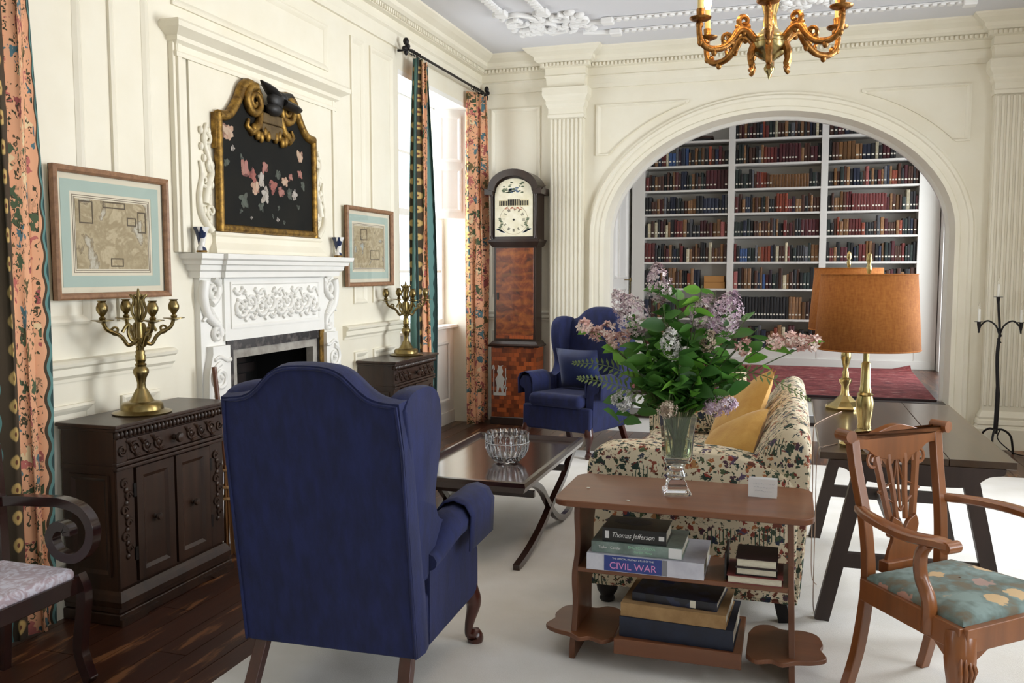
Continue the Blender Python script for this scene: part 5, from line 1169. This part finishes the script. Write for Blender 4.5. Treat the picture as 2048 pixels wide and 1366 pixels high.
l1 = lamp('brass table lamp with slim column and orange linen drum shade behind the carved chair', (.318, 4.04, .746), [(.025, .07), (.03, .085), (.026, .1), (.034, .15), (.037, .19), (.031, .22), (.035, .226), (.025, .235), (.025, .25), (.021, .26), (.019, .36), (.012, .37)], .425, .743, .214, .192)
l2 = lamp('brass table lamp with octagonal base and orange linen drum shade nearest the library steps', (.3, 5.12, .746), [(.03, .07), (.022, .09), (.02, .13), (.032, .15), (.034, .165), (.018, .175), (.018, .2), (.012, .22), (.02, .26), (.026, .28), (.026, .31), (.02, .33), (.015, .36), (.012, .37)], .441, .773, .2, .175)
M_cord = pm('pale_cord', '#a38a78', .6)
def cord(label, pts, r_=.002, mt=M_cord): tag(MB().tube(spline(pts, 8), r_, 6).build('power_cord', mt, smooth=60), label, 'cord')
cord('pale lamp cord hanging off the trestle table beside the sofa', [(.28, 5.0, .7485), (.21, 4.8, .7485), (.15, 4.6, .7485), (.124, 4.47, .735), (.1225, 4.38, .6), (.123, 4.3, .4), (.125, 4.25, .1), (.15, 4.3, .0175)])
cord('thin lamp cord trailing off the near end of the trestle table', [(.212, 4.05, .7485), (.18, 4.0, .7485), (.15, 3.95, .7485), (.125, 3.9, .72), (.124, 3.88, .4), (.126, 3.9, .06), (.15, 4.0, .0175)])
# ================================================================== WROUGHT IRON CANDLE STAND
cs = thing('candle_stand', 'tall black wrought iron stand with three electric candles beside the pilaster', 'floor lamp', (1.64, 8.02, 0))
MB().tube(spline([(0, 0, .17), (.005, 0, .5), (-.01, 0, .8), (0, 0, 1.0), (-.015, 0, 1.2), (-.02, 0, 1.29)], 5), [.018] * 6 + [.014] * 8 + [.010] * 12, 8).build('shaft', M_iron, cs, smooth=60)
for a in (10, 130, 250):
    c, s = math.cos(R(a)), math.sin(R(a)); ft_ = MB().tube(spline([(0, 0, .2), (.06 * c, .06 * s, .2), (.12 * c, .12 * s, .15), (.14 * c, .14 * s, .05), (.145 * c, .145 * s, -.002)], 5), .009, 7).build('foot', M_iron, cs, smooth=60); flat(ft_)
MB().tube([(.012 * math.cos(t * 2), .012 * math.sin(t * 2), .92 + t * .02) for t in [i * .4 for i in range(14)]], .006, 6).build('twist', M_iron, cs)
M_candle = pm('candle_sleeve', '#e9e6dc', .5); M_bulb = glass('clear_bulb', (1, 1, 1), .0, 1.3)
def candle_arm(P, base, nm):
    if P: MB().tube(spline(P, 6), .007, 7).build('arm', M_iron, cs, smooth=60)
    x, z = base
    MB().lathe([(.001, -.09), (.012, -.03), (.016, 0), (.012, .004)], 10, (x, 0, z)).build('socket', M_iron, cs, smooth=50); MB().lathe([(.0, .002), (.035, .004), (.035, .007), (0, .007)], 16, (x, 0, z)).build('drip_pan', M_iron, cs)
    cn = MB().lathe([(.011, .006), (.011, .11), (.0, .111)], 12, (x, 0, z)).build('candle', M_candle, cs, smooth=50); MB().lathe([(.006, .111), (.009, .125), (.006, .15), (.001, .17)], 10, (x, 0, z)).build('bulb', M_bulb, cn, smooth=60)
candle_arm(None, (-.02, 1.29), 'c')
for s in (-1, 1): candle_arm([(0, 0, .98), (s * .03, 0, 1.06), (s * .09, 0, 1.1), (s * .14, 0, 1.06), (s * .155, 0, 1.0)], (s * .155, 1.085 - .0), 's')
tag(MB().tube(spline([(1.67, 8.0, .2), (1.66, 8.03, .13), (1.72, 8.02, .06), (1.8, 7.98, .012), (1.95, 7.9, .012), (2.1, 7.95, .012), (2.4, 7.85, .012)], 8), .005, 6).build('power_cord', M_iron, smooth=60), 'black cord running from the iron candle stand along the floor', 'cord')
# ================================================================== CARVED MAHOGANY ARMCHAIR
ac = thing('open_armchair', 'carved mahogany open armchair with pierced splat and floral needlepoint seat', 'chair', (.562, 3.176, .0155), R(222.2)); mc = M_chair
def needle():
    t = NT('needlepoint_seat'); co = t.coord(); a = t.noise(co, 14, 3); base = t.ramp(a.outputs[0], [(.40, '#6f6858'), (.5, '#6b7a75'), (.62, '#7f918d')]); v = t.vor(co, 9, .8); s = t.new('ShaderNodeSeparateColor'); t.link(v.outputs['Color'], s.inputs[0])
    dd = t.math('ADD', v.outputs[0], t.math('MULTIPLY_ADD', t.noise(co, 40, 1).outputs[0], .4, -.2)); f = t.math('MULTIPLY', t.ramp(dd, [(.3, 1.0), (.34, 0.0)]), t.ramp(s.outputs[1], [(.4, 0.0), (.41, 1.0)]))
    base = t.mix(f, base, t.ramp(s.outputs[0], [(0, '#b5897a'), (.4, '#c2a67e'), (.7, '#a88f86')], 'CONSTANT')); f2 = t.noise(co, 260, 2); t.bump(f2.outputs[0], .2, .002); t.col(base); return t.set(Roughness=.95)
rl = [(.2, -.22), (.27, .23), (-.27, .23), (-.2, -.22)]
for i in range(4):
    a, b = rl[i], rl[(i + 1) % 4]; MB().beam((a[0], a[1], .385), (b[0], b[1], .385), .03, .075).build('seat_rail', mc, ac, bevel=.003)
m = MB(); pts = [(.205, -.2), (.262, .222), (-.262, .222), (-.205, -.2)]; rg = []
def quad(k, n=7):
    o_ = []
    for i in range(4):
        a, b = pts[i], pts[(i + 1) % 4]
        for j in range(n): o_.append((lerp(a[0], b[0], j / n) * k, lerp(a[1], b[1], j / n) * k))
    return o_
for k, z in ((1, .41), (1, .43), (.96, .442), (.8, .456), (.5, .464), (.02, .466)): rg.append([m.p((x, y, z)) for x, y in quad(k)])
for a, b in zip(rg, rg[1:]):
    for k in range(len(a)): m.face((a[k], a[(k + 1) % len(a)], b[(k + 1) % len(a)], b[k]))
m.build('seat_pad', needle(), ac, smooth=60)
for s in (-1, 1):
    # rear leg and back post in one sweep
    q = spline([(s * .19, -.29, 0), (s * .185, -.25, .15), (s * .18, -.225, .33), (s * .178, -.22, .45), (s * .186, -.235, .62), (s * .2, -.27, .8), (s * .205, -.285, .9)], 5); m = MB(); r_ = []
    for i, p in enumerate(q): w = .021 if p.z < .5 else .019; r_.append([m.p(p + Vector((a * w, b * .016, 0))) for a, b in ((-1, -1), (1, -1), (1, 1), (-1, 1))])
    for c, d in zip(r_, r_[1:]):
        for k in range(4): m.face((c[k], c[(k + 1) % 4], d[(k + 1) % 4], d[k]))
    m.face(r_[0]); m.face(r_[-1][::-1]); flat(m.build('back_post', mc, ac, bevel=.004), -.001)
    m = MB(); cabriole(m, s * .245, .2, s, 1, .36, .042); fl2 = flat(m.build('front_leg', mc, ac, smooth=60), -.001)
    m = MB(); x, y = s * .262, .222
    for i in range(5): a = R(-50 + i * 25) ; m.tube([(x + .03 * math.sin(a) * s, y + .024 * math.cos(a), .345), (x + .02 * s + .045 * math.sin(a) * s, y + .02 + .03 * math.cos(a), .3), (x + .008 * s + .03 * math.sin(a) * s, y + .008 + .026 * math.cos(a), .245)], [.003, .006, .002], 6)
    m.build('knee_carving', mc, fl2, smooth=60)
    for (bx, by, ex, ey) in ((s * .22, .215, s * .15, .225), (s * .255, .18, s * .245, .1)): kn = MB().prism([(0, 0), (0, -.05), (.03, -.03), (.06, -.008), (.075, 0)], -.01, .01, 'xz').build('knee_bracket', mc, fl2); kn.location = (bx, by, .35); kn.rotation_euler = (0, 0, math.atan2(ey - by, ex - bx))
    # arm and its support
    q = spline([(s * .2, -.25, .66), (s * .25, -.16, .662), (s * .285, -.05, .66), (s * .29, .05, .655), (s * .275, .13, .66), (s * .262, .165, .655)], 5); m = MB(); r_ = []
    for i, p in enumerate(q):
        d = (q[min(i + 1, len(q) - 1)] - q[max(i - 1, 0)]).normalized(); sd = Vector((d.y, -d.x, 0)); w = lerp(.016, .03, min(1, i / 14)); r_.append([m.p(p + sd * (a * w) + Vector((0, 0, b * .014))) for a, b in ((-1, -.6), (-.7, -1), (.7, -1), (1, -.6), (1, .6), (.7, 1), (-.7, 1), (-1, .6))])
    for c, d in zip(r_, r_[1:]):
        for k in range(8): m.face((c[k], c[(k + 1) % 8], d[(k + 1) % 8], d[k]))
    m.face(r_[0]); m.face(r_[-1][::-1]); am = m.build('arm', mc, ac, smooth=45)
    MB().tube([(s * .262 - .028, .17, .652), (s * .262 + .028, .17, .652)], .019, 12).build('hand_scroll', mc, am, smooth=45)
    q = spline([(s * .275, .1, .645), (s * .27, .07, .6), (s * .265, .07, .53), (s * .262, .1, .46), (s * .258, .1, .36)], 5); MB().tube(q, [lerp(.019, .024, i / 20) for i in range(21)], 8).build('arm_support', mc, am, smooth=45)
# crest rail with rolled ears
m = MB(); q = spline([(-.235, -.288, .925), (-.2, -.287, .905), (-.15, -.285, .9), (-.08, -.285, .925), (0, -.285, .94), (.08, -.285, .925), (.15, -.285, .9), (.2, -.287, .905), (.235, -.288, .925)], 5); lo_ = spline([(-.235, 0, .895), (-.2, 0, .865), (-.15, 0, .86), (-.1, 0, .83), (0, 0, .81), (.1, 0, .83), (.15, 0, .86), (.2, 0, .865), (.235, 0, .895)], 5)
top_ = [(p.x, p.z) for p in q]; bot_ = [(p.x, p.z) for p in lo_][::-1]; m.prism(top_ + bot_, -.302, -.27, 'xz'); cr_ = m.build('crest_rail', mc, ac, bevel=.005)
for s in (-1, 1): MB().tube([(s * .23, -.32, .915), (s * .238, -.255, .915)], .022, 12).build('rolled_ear', mc, cr_, smooth=45)
# pierced splat: ribs, volutes, diamond, shoe
yb_ = lambda z: -.232 - .055 * max(0, (z - .5) / .4)
def strip(pts, w, nm):
    m = MB(); m.tube([(x, yb_(z), z) for x, z in pts], w, 6, flat=.7); m.build(nm, mc, ac, smooth=45)
sp0 = MB().prism([(v.x, v.y) for v in spline([(-.085, .45, 0), (-.07, .5, 0), (-.055, .54, 0), (-.07, .58, 0), (-.055, .62, 0)], 4)] + [(-.02, .6), (0, .57), (.02, .6)] + [(v.x, v.y) for v in spline([(.055, .62, 0), (.07, .58, 0), (.055, .54, 0), (.07, .5, 0), (.085, .45, 0)], 4)], -.243, -.226, 'xz').build('splat_base', mc, ac, bevel=.003)
for s in (-1, 1):
    strip([(s * .055, .6), (s * .075, .7), (s * .092, .79), (s * .1, .83)], .017, 'splat_rib'); strip([(s * .022, .6), (s * .028, .7), (s * .04, .8), (s * .04, .86)], .013, 'splat_rib')
    strip(spiral((s * .112, .815), .036, .006, R(200 if s > 0 else -20), 1.6 * -s, 26), .007, 'splat_volute')
    strip([(s * .1, .705), (s * .02, .74), (0, .82)], .006, 'splat_ribbon'); strip([(s * .1, .705), (s * .03, .66), (0, .63)], .006, 'splat_ribbon'); strip(spiral((s * .06, .56), .02, .005, R(90), 1.3 * s, 16), .007, 'splat_volute')
strip([(0, .63), (0, .72), (0, .86)], .006, 'splat_rib')
m = MB().prism([(-.12, .865), (.12, .865), (.11, .83), (.07, .815), (.045, .785), (.02, .8), (0, .83), (-.02, .8), (-.045, .785), (-.07, .815), (-.11, .83)], -.3, -.272, 'xz').build('splat_head', mc, ac)
MB().box(-.1, .1, -.25, -.205, .42, .465).build('splat_shoe', mc, ac, bevel=.006)
# ================================================================== SCROLL-ARM CHAIR BY THE NEAR WINDOW
sa = thing('scroll_arm_chair', 'dark mahogany scroll-arm chair with pale damask seat by the window curtain', 'chair', (-2.65, 2.225, 0), R(-90)); M_sa = wood('dark_red_mahogany', '#2e120e', '#1d0a08', 'z', 6, .22, .5)
def damask():
    t = NT('lilac_damask'); v = t.vor(t.coord((1, 1, 1)), 16); n_ = t.noise(t.coord(), 20, 3, .6, 2.0); t.col(t.ramp(n_.outputs[0], [(.42, '#b8a3ab'), (.52, '#c9bcc6'), (.6, '#ddd9e4')])); return t.set(Roughness=.5, **{'Sheen Weight': .3})
for s in (-1, 1): MB().box(s * .275, s * .25, -.15, .2, .335, .395).build('side_rail', M_sa, sa, bevel=.004)
for y in (-.15, .2): MB().box(-.275, .275, y - .012, y + .012, .335, .395).build('cross_rail', M_sa, sa, bevel=.004)
MB().box(-.25, .25, -.14, .205, .385, .43).build('seat_pad', damask(), sa, bevel=.02, seg=4)
for s in (-1, 1):
    q = spline([(s * .262, .2, .4), (s * .262, .225, .34), (s * .262, .215, .24), (s * .262, .2, .12), (s * .262, .235, .02), (s * .262, .25, .004)], 5); flat(strap(q, .036, .04).build('front_leg', M_sa, sa, bevel=.006))
    rl_ = strap(spline([(s * .25, -.14, .4), (s * .25, -.145, .2), (s * .25, -.16, .004)], 4), .034, .04).build('rear_leg', M_sa, sa); flat(rl_)
    strap(spline([(s * .25, -.14, .38), (s * .25, -.145, .6), (s * .25, -.16, .86)], 4), .034, .04).build('back_post', M_sa, sa)
    P = [(s * .262, -.145, .645), (s * .262, -.08, .655), (s * .262, .05, .662), (s * .262, .15, .665), (s * .262, .235, .64), (s * .262, .275, .58), (s * .262, .26, .51), (s * .262, .2, .465), (s * .262, .12, .475), (s * .262, .09, .53), (s * .262, .12, .575), (s * .262, .165, .57), (s * .262, .17, .545)]
    strap(spline(P, 6), .04, .036).build('scroll_arm', M_sa, sa, bevel=.006); MB().beam((s * .262, .2, .44), (s * .262, .2, .39), .036, .06).build('arm_block', M_sa, sa)
MB().box(-.27, .27, -.18, -.145, .78, .87).build('top_rail', M_sa, sa, bevel=.01); MB().box(-.25, .25, -.155, -.135, .56, .62).build('mid_rail', M_sa, sa, bevel=.006)
# ================================================================== VASE AND FLOWERS
vx, vy, vz = -.398, 3.33, .6562
va = thing('glass_vase', 'square footed clear glass vase on the magazine table', 'vase', (vx, vy, vz), R(14))
MB().lathe([(.0, 0), (.072, 0), (.072, .012), (.055, .02), (.05, .045), (.04, .055), (.03, .06), (0, .06)], 4, rot=PI / 4).build('foot', M_crystal, va, bevel=.003)
MB().lathe([(.03, .058), (.038, .07), (.03, .085), (.026, .1), (.032, .115), (.05, .125)], 20).build('stem', M_crystal, va, smooth=50)
pf = [(.0, .122), (.06, .122), (.072, .14), (.074, .17), (.078, .23), (.092, .305), (.088, .305), (.073, .23), (.069, .17), (.064, .145), (0, .14)]
MB().lathe(pf, 4, rot=PI / 4, cap=False).build('bowl', M_vaseglass, va, bevel=.01, seg=3)
MB().lathe([(0, .142), (.06, .145), (.066, .17), (.07, .215), (0, .215)], 4, rot=PI / 4, cap=False).build('water', glass('vase_water', (.72, .78, .52), 0, 1.33), va, bevel=.008)
def leafmat(nm, c, c2):
    t = NT(nm); inf = t.new('ShaderNodeObjectInfo'); col_ = t.ramp(inf.outputs['Random'], [(0, c), (1, c2)]); t.col(col_); t.b.inputs['Roughness'].default_value = .45
    tr = t.new('ShaderNodeBsdfTranslucent'); t.link(col_, tr.inputs[0]); mx = t.new('ShaderNodeMixShader'); mx.inputs[0].default_value = .35; t.link(t.b.outputs[0], mx.inputs[1]); t.link(tr.outputs[0], mx.inputs[2]); t.link(mx.outputs[0], t.n['Material Output'].inputs[0]); return t.m
M_leaf = leafmat('lilac_leaf', '#315a28', '#649a45'); M_leafb = leafmat('backlit_leaf', '#5f9a35', '#7fb548'); M_stem = pm('green_stem', '#4d5a33', .6); M_fern = leafmat('fern', '#5d7040', '#7d8c57')  # second leaf green is brighter: backlighting put into the colour
LV = [(0, 0, 0), (.028, .02, .006), (.04, .055, .01), (.03, .095, .006), (0, .135, -.01), (-.03, .095, .006), (-.04, .055, .01), (-.028, .02, .006), (0, .03, -.003), (0, .075, -.004)]
m = MB(); [m.p(v) for v in LV]
for f in ((0, 1, 8), (1, 2, 9, 8), (2, 3, 9), (3, 4, 9), (4, 5, 9), (5, 6, 9), (6, 7, 8, 9), (7, 0, 8)): m.face(f)
LEAF = m.build('leaf', M_leaf, smooth=180); leaf_me = LEAF.data; bpy.data.objects.remove(LEAF); leaf_me2 = leaf_me.copy(); leaf_me2.materials.clear(); leaf_me2.materials.append(M_leafb)
def put_leaf(par, pos, d, size, backlit=False, roll=None):
    o = bpy.data.objects.new('leaf', leaf_me2 if backlit else leaf_me); COL.objects.link(o); o.parent = par
    d = Vector(d).normalized(); qn = d.to_track_quat('Y', 'Z'); o.rotation_mode = 'QUATERNION'; o.rotation_quaternion = qn @ Matrix.Rotation(roll if roll is not None else rq.uniform(-1.2, 1.2), 3, 'Y').to_quaternion(); o.location = pos; o.scale = (size,) * 3; return o
rq = random.Random(77)
def blossom(par, c, r_, mats, n_, up=(0, 0, 1), nm='flower_cluster', s0=.0075):
    """panicle of many small four-petalled florets"""
    m = MB(); u = Vector(up).normalized(); qq = Vector((0, 0, 1)).rotation_difference(u)
    for i in range(n_):
        t = rq.uniform(0, PI); a = rq.uniform(0, 6.28); h = math.cos(t); w = (1 - .35 * max(0, h)) * math.sin(t); k = rq.uniform(.75, 1.05)
        nrm = Vector((w * math.cos(a), w * math.sin(a), h)); p = Vector(c) + qq @ Vector((nrm.x * r_[0] * k, nrm.y * r_[0] * k, nrm.z * r_[1] * k)); nn_ = (qq @ nrm + Vector((rq.uniform(-.4, .4), rq.uniform(-.4, .4), rq.uniform(-.4, .4)))).normalized()
        e1 = nn_.orthogonal().normalized(); e2 = nn_.cross(e1); s = s0 * rq.uniform(.8, 1.3); m.cur = rq.randrange(len(mats)); b = rq.uniform(0, 1.5)
        for k4 in range(4):
            an = b + k4 * PI / 2; d = e1 * math.cos(an) + e2 * math.sin(an); e = nn_.cross(d)
            ids = [m.p(p), m.p(p + d * s * .7 + e * s * .42 + nn_ * s * .15), m.p(p + d * s * 1.35 + nn_ * s * .3), m.p(p + d * s * .7 - e * s * .42 + nn_ * s * .15)]; m.face(ids)
    return stuff(m.build(nm, mats, par))
LC = {'lilac': [pm('lilac_a', '#bfa3b4', .7), pm('lilac_b', '#d4c3ce', .7), pm('lilac_c', '#a5889c', .7)], 'pale': [pm('pale_a', '#c9b6ba', .7), pm('pale_b', '#dccfce', .7), pm('pale_c', '#a8909a', .7)], 'white': [pm('white_a', '#e4e4dc', .7), pm('white_b', '#d8d6d4', .7), pm('white_c', '#c2bfbc', .7)], 'dry': [pm('dry_a', '#a8947f', .7), pm('dry_b', '#c4b4a2', .7), pm('dry_c', '#7d6a5a', .7)], 'pink': [pm('pink_a', '#dcb8ae', .7), pm('pink_b', '#ead6cb', .7), pm('pink_c', '#cf9f98', .7)]}
W3 = lambda px_, py_, dy=0: (vx + (px_ - 1352) / 515 , vy + dy, vz + (985 - py_) / 510)
def sprig(label, name, tip, leaves=(), clusters=(), backlit=0, bend=.0, lsz=.62, grp=None):
    """one cut stem: base in the vase, tip in the air; leaves along it, clusters at its end"""
    tip = Vector(tip); o = thing(name, label, 'flower', (vx, vy, vz + .15), 0, grp); t = tip - Vector(o.location); b = Vector((rq.uniform(-.02, .02), rq.uniform(-.02, .02), 0))
    mid = Vector((t.x * .25, t.y * .25, max(.17, t.z * .42))); rim = Vector((max(-.05, min(.05, t.x * .3)), max(-.05, min(.05, t.y * .3)), .15))
    P = spline([b, rim, rim.lerp(t, .5) + Vector((0, 0, .03 + bend)), t], 6); MB().tube(P, [lerp(.0035, .0018, i / (len(P) - 1)) for i in range(len(P))], 5).build('stem', M_stem, o)
    n_ = leaves
    for i in range(n_):
        f = lerp(.42, .98, i / max(1, n_ - 1)); p = P[min(len(P) - 1, int(f * (len(P) - 1)))]; a = rq.uniform(0, 6.28); d = Vector((math.cos(a), math.sin(a) * .8, rq.uniform(-.25, .6)))
        if p.z < .27 and p.xy.length < .13: d.z = max(d.z, .45)      # leaves clear the rim of the vase
        put_leaf(o, p, d, lsz * rq.uniform(.65, 1.15), rq.random() < backlit)
    for kind, off, r_, n2 in clusters: blossom(o, t + Vector(off), r_, LC[kind], n2, t - mid)
    return o
G = 'cut stems in the glass vase'
sprig('pale pink lilac stem standing highest in the vase', 'lilac_stem', W3(1312, 575), 5, [('pale', (0, 0, 0), (.05, .075), 210)])
sprig('large pale lilac stem spreading toward the wing chair', 'lilac_stem', W3(1262, 640), 7, [('pale', (0, 0, 0), (.07, .085), 330), ('pale', (-.05, 0, .05), (.04, .05), 110)])
sprig('large mauve lilac stem spreading toward the lamps', 'lilac_stem', W3(1440, 635), 8, [('lilac', (0, 0, 0), (.07, .09), 380), ('pale', (-.08, -.01, .01), (.05, .065), 200)])
sprig('small faded lilac head below the mauve one', 'lilac_stem', W3(1410, 685, -.05), 4, [('dry', (0, 0, 0), (.03, .04), 100)])
sprig('white lilac head in the middle of the bouquet', 'lilac_stem', W3(1343, 690, -.08), 5, [('white', (0, 0, 0), (.04, .06), 200)], backlit=.6)
sprig('round white flower head drooping over the rim', 'lilac_stem', W3(1250, 803, -.06), 5, [('white', (0, 0, 0), (.042, .042), 220)], bend=.06)
sprig('mauve lilac head drooping toward the sofa', 'lilac_stem', W3(1436, 805, -.05), 5, [('lilac', (0, 0, 0), (.045, .06), 220)], bend=.06)
sprig('dried beige lilac head hanging over the front of the vase', 'lilac_stem', W3(1340, 812, -.118), 3, [('dry', (0, 0, 0), (.036, .045), 90)], bend=.05)
sprig('faded beige lilac head behind the white one', 'lilac_stem', W3(1328, 655, .05), 5, [('dry', (0, 0, 0), (.03, .03), 70)])
def spray(label, tip, bend, cl): 
    o = sprig(label, 'weigela_spray', tip, 6, (), 0.5, bend, .5)
    t = Vector(tip) - Vector(o.location)
    for dx, dz in cl: blossom(o, t + Vector((dx, rq.uniform(-.02, .02), dz)), (.03, .026), LC['pink'], 26, (0, -.3, 1), 'pink_florets', .013)
spray('pink weigela spray reaching over the wing chair', W3(1165, 668), .03, ((0, .01), (.05, -.02), (.09, .0), (.12, -.04), (.16, -.03)))
spray('pink weigela spray reaching toward the lamp shades', W3(1600, 685), .0, ((0, 0), (-.04, .0), (-.08, .01), (-.13, .0), (-.24, -.02)))
for i, (q, n_, y_) in enumerate(((W3(1395, 580), 9, .5), (W3(1350, 610), 10, .1), (W3(1470, 690), 10, .3), (W3(1300, 700), 12, .1), (W3(1400, 740, -.06), 12, .55), (W3(1250, 730), 10, .2), (W3(1350, 760, -.08), 14, .25), (W3(1240, 850, -.06), 8, .2), (W3(1440, 760), 10, .1), (W3(1300, 780, -.05), 12, .05), (W3(1375, 680, -.08), 9, .7), (W3(1480, 640), 7, .5), (W3(1420, 800, -.05), 8, .1), (W3(1330, 720, .08), 14, .1), (W3(1400, 650, .08), 14, .1), (W3(1270, 660, .06), 12, .1), (W3(1345, 580, .03), 10, .1), (W3(1325, 620, -.05), 12, .05), (W3(1385, 620, -.05), 12, .1), (W3(1430, 700, -.06), 12, .15), (W3(1280, 750, -.06), 12, .1), (W3(1460, 730, .05), 12, .1), (W3(1220, 700, .0), 9, .2), (W3(1310, 740, .1), 14, .05), (W3(1390, 790, -.08), 12, .1), (W3(1360, 700, -.1), 12, .35), (W3(1500, 660, .03), 8, .3), (W3(1300, 610, .04), 12, .1), (W3(1285, 680, -.04), 12, .1), (W3(1420, 590, .05), 8, .5), (W3(1520, 690, .0), 8, .3), (W3(1455, 780, -.07), 9, .15))):
    sprig('leafy green stem among the lilacs in the vase', 'leafy_stem', q, n_, (), y_, 0, .72, 'leafy stems in the vase')
def frond(label, a, b, sag):
    o = thing('fern_frond', label, 'fern', (vx, vy, vz + .15)); L0 = Vector(o.location); P = spline([Vector((0, 0, 0)), Vector((.03 if a[0] > vx else -.03, -.02, .16)), Vector(a) - L0, Vector(b) - L0], 10); m = MB().tube(P, .0016, 4)
    for i in range(12, len(P)):
        d = (P[min(i + 1, len(P) - 1)] - P[i - 1]).normalized(); L = .045 * math.sin(PI * lerp(.25, 1, (i - 12) / (len(P) - 12)) ** 1) + .006
        for s in (-1, 1):
            sd = Vector((0, s * .7, .55 * s)) ; e = P[i] + sd * L + d * L * .35; ids = [m.p(P[i]), m.p(P[i].lerp(e, .5) + d * .006), m.p(e), m.p(P[i].lerp(e, .5) - d * .006)]; m.face(ids)
    m.build('frond', M_fern, o)
frond('fern frond arching over the wing chair cushion', W3(1240, 745, -.05), W3(1145, 735, -.02), 0); frond('second fern frond curving below the first toward the wing chair', W3(1250, 775, -.08), W3(1165, 760, -.1), 0); frond('fern frond arching over the sofa back', W3(1480, 745), W3(1595, 790), 0)
for x, y, lab in ((-.735, 3.3, 'tiny white petal fallen on the magazine table far from the vase'), (-.555, 3.16, 'tiny white petal fallen at the front edge of the magazine table')):
    p_ = MB().ell((0, 0, .002), (.008, .004, .002), 8, 4).build('fallen_petal', LC['white'][0]); p_.location = (x, y, .6562); tag(p_, lab, 'petal')
# ================================================================== CHANDELIER
chx, chy = -.105, 3.8
cl = thing('chandelier', 'gilt scrolled six-arm chandelier with electric candles', 'chandelier', (chx, chy, 0)); b = lambda m, n_, mt=M_ormolu, **k: m.build(n_, mt, cl, **k)
b(MB().lathe([(.0, 2.283), (.004, 2.29), (.008, 2.305), (.018, 2.315), (.022, 2.33), (.014, 2.345), (.012, 2.355), (.04, 2.37), (.068, 2.395), (.075, 2.41), (.078, 2.425), (.072, 2.43), (.076, 2.44), (.07, 2.455), (.045, 2.47), (.03, 2.49), (.025, 2.54), (.035, 2.58), (.03, 2.62), (.018, 2.66), (.024, 2.72), (.012, 2.8), (.008, 2.86), (0, 2.87)], 24), 'body', M_brass_lamp, smooth=50)
M_flame = emit('lit_candle_bulb', '#ffb45a', 26); M_sleeve = pm('warm_candle_sleeve', '#e8d08a', .5)
for k in range(6):
    a = R(30 + 60 * k); c, s = math.cos(a), math.sin(a); P = lambda r_, z, t=0: (r_ * c - t * s, r_ * s + t * c, z)
    m = MB(); q = spline([P(.06, 2.43), P(.1, 2.47), P(.135, 2.475), P(.165, 2.435), P(.21, 2.4), P(.265, 2.395), P(.3, 2.42), P(.31, 2.47), P(.305, 2.5)], 5); m.tube(q, [lerp(.018, .011, i / (len(q) - 1)) for i in range(len(q))], 8)
    m.tube([P(r_, z) for r_, z in spiral((.115, 2.51), .028, .008, R(250), 1.2, 16)], [lerp(.013, .008, i / 16) for i in range(17)], 7); m.tube([P(r_, z) for r_, z in spiral((.19, 2.435), .024, .006, R(150), -1.2, 14)], .008, 6); m.tube(spline([P(.07, 2.42), P(.085, 2.37), P(.075, 2.33), P(.088, 2.315)], 5), [.016] * 5 + [.013] * 5 + [.009] * 6, 7)
    for i in range(7, len(q), 4): m.ell(tuple(q[i] + Vector((0, 0, .012 if i % 8 < 4 else -.012))), (.013, .013, .017), 7, 5)
    for i in range(5): m.tube([tuple(q[min(i * 8 + 3, len(q) - 1)]), tuple(q[min(i * 8 + 3, len(q) - 1)] + Vector(P(.012, .022)))], [.009, .002], 5)
    ar = b(m, 'scroll_arm', smooth=50)
    MB().lathe([(.01, 2.495), (.03, 2.501), (.042, 2.507), (.044, 2.513), (.018, 2.511), (.015, 2.52), (.017, 2.545), (.014, 2.547), (0, 2.547)], 18, P(.305, 0)).build('drip_pan', M_ormolu, ar, smooth=45)
    cn = MB().lathe([(.012, 2.545), (.012, 2.625), (0, 2.627)], 12, P(.305, 0)).build('candle_sleeve', M_sleeve, ar, smooth=50)
    MB().lathe([(.007, 2.625), (.015, 2.645), (.017, 2.662), (.009, 2.695), (.001, 2.72)], 10, P(.305, 0)).build('candle_bulb', M_flame, ar, smooth=60)
    ld = bpy.data.lights.new('candle_light', 'POINT'); ld.energy = 3.2; ld.color = (1, .72, .4); ld.shadow_soft_size = .02; lo = bpy.data.objects.new('candle_light', ld); COL.objects.link(lo); lo.parent = cl; lo.location = P(.305, 2.745)
m = MB()
for i in range(16): z = 2.87 + i * .042; m.tube([(.011 * math.cos(t) * (1 if i % 2 else .2), .011 * math.cos(t) * (.2 if i % 2 else 1), z + .025 * math.sin(t)) for t in [j * PI / 5 for j in range(10)]], .003, 5, closed=True)
b(m, 'chain'); b(MB().lathe([(.05, 3.545), (.045, 3.53), (.015, 3.515), (.01, 3.495)], 16), 'ceiling_cup')
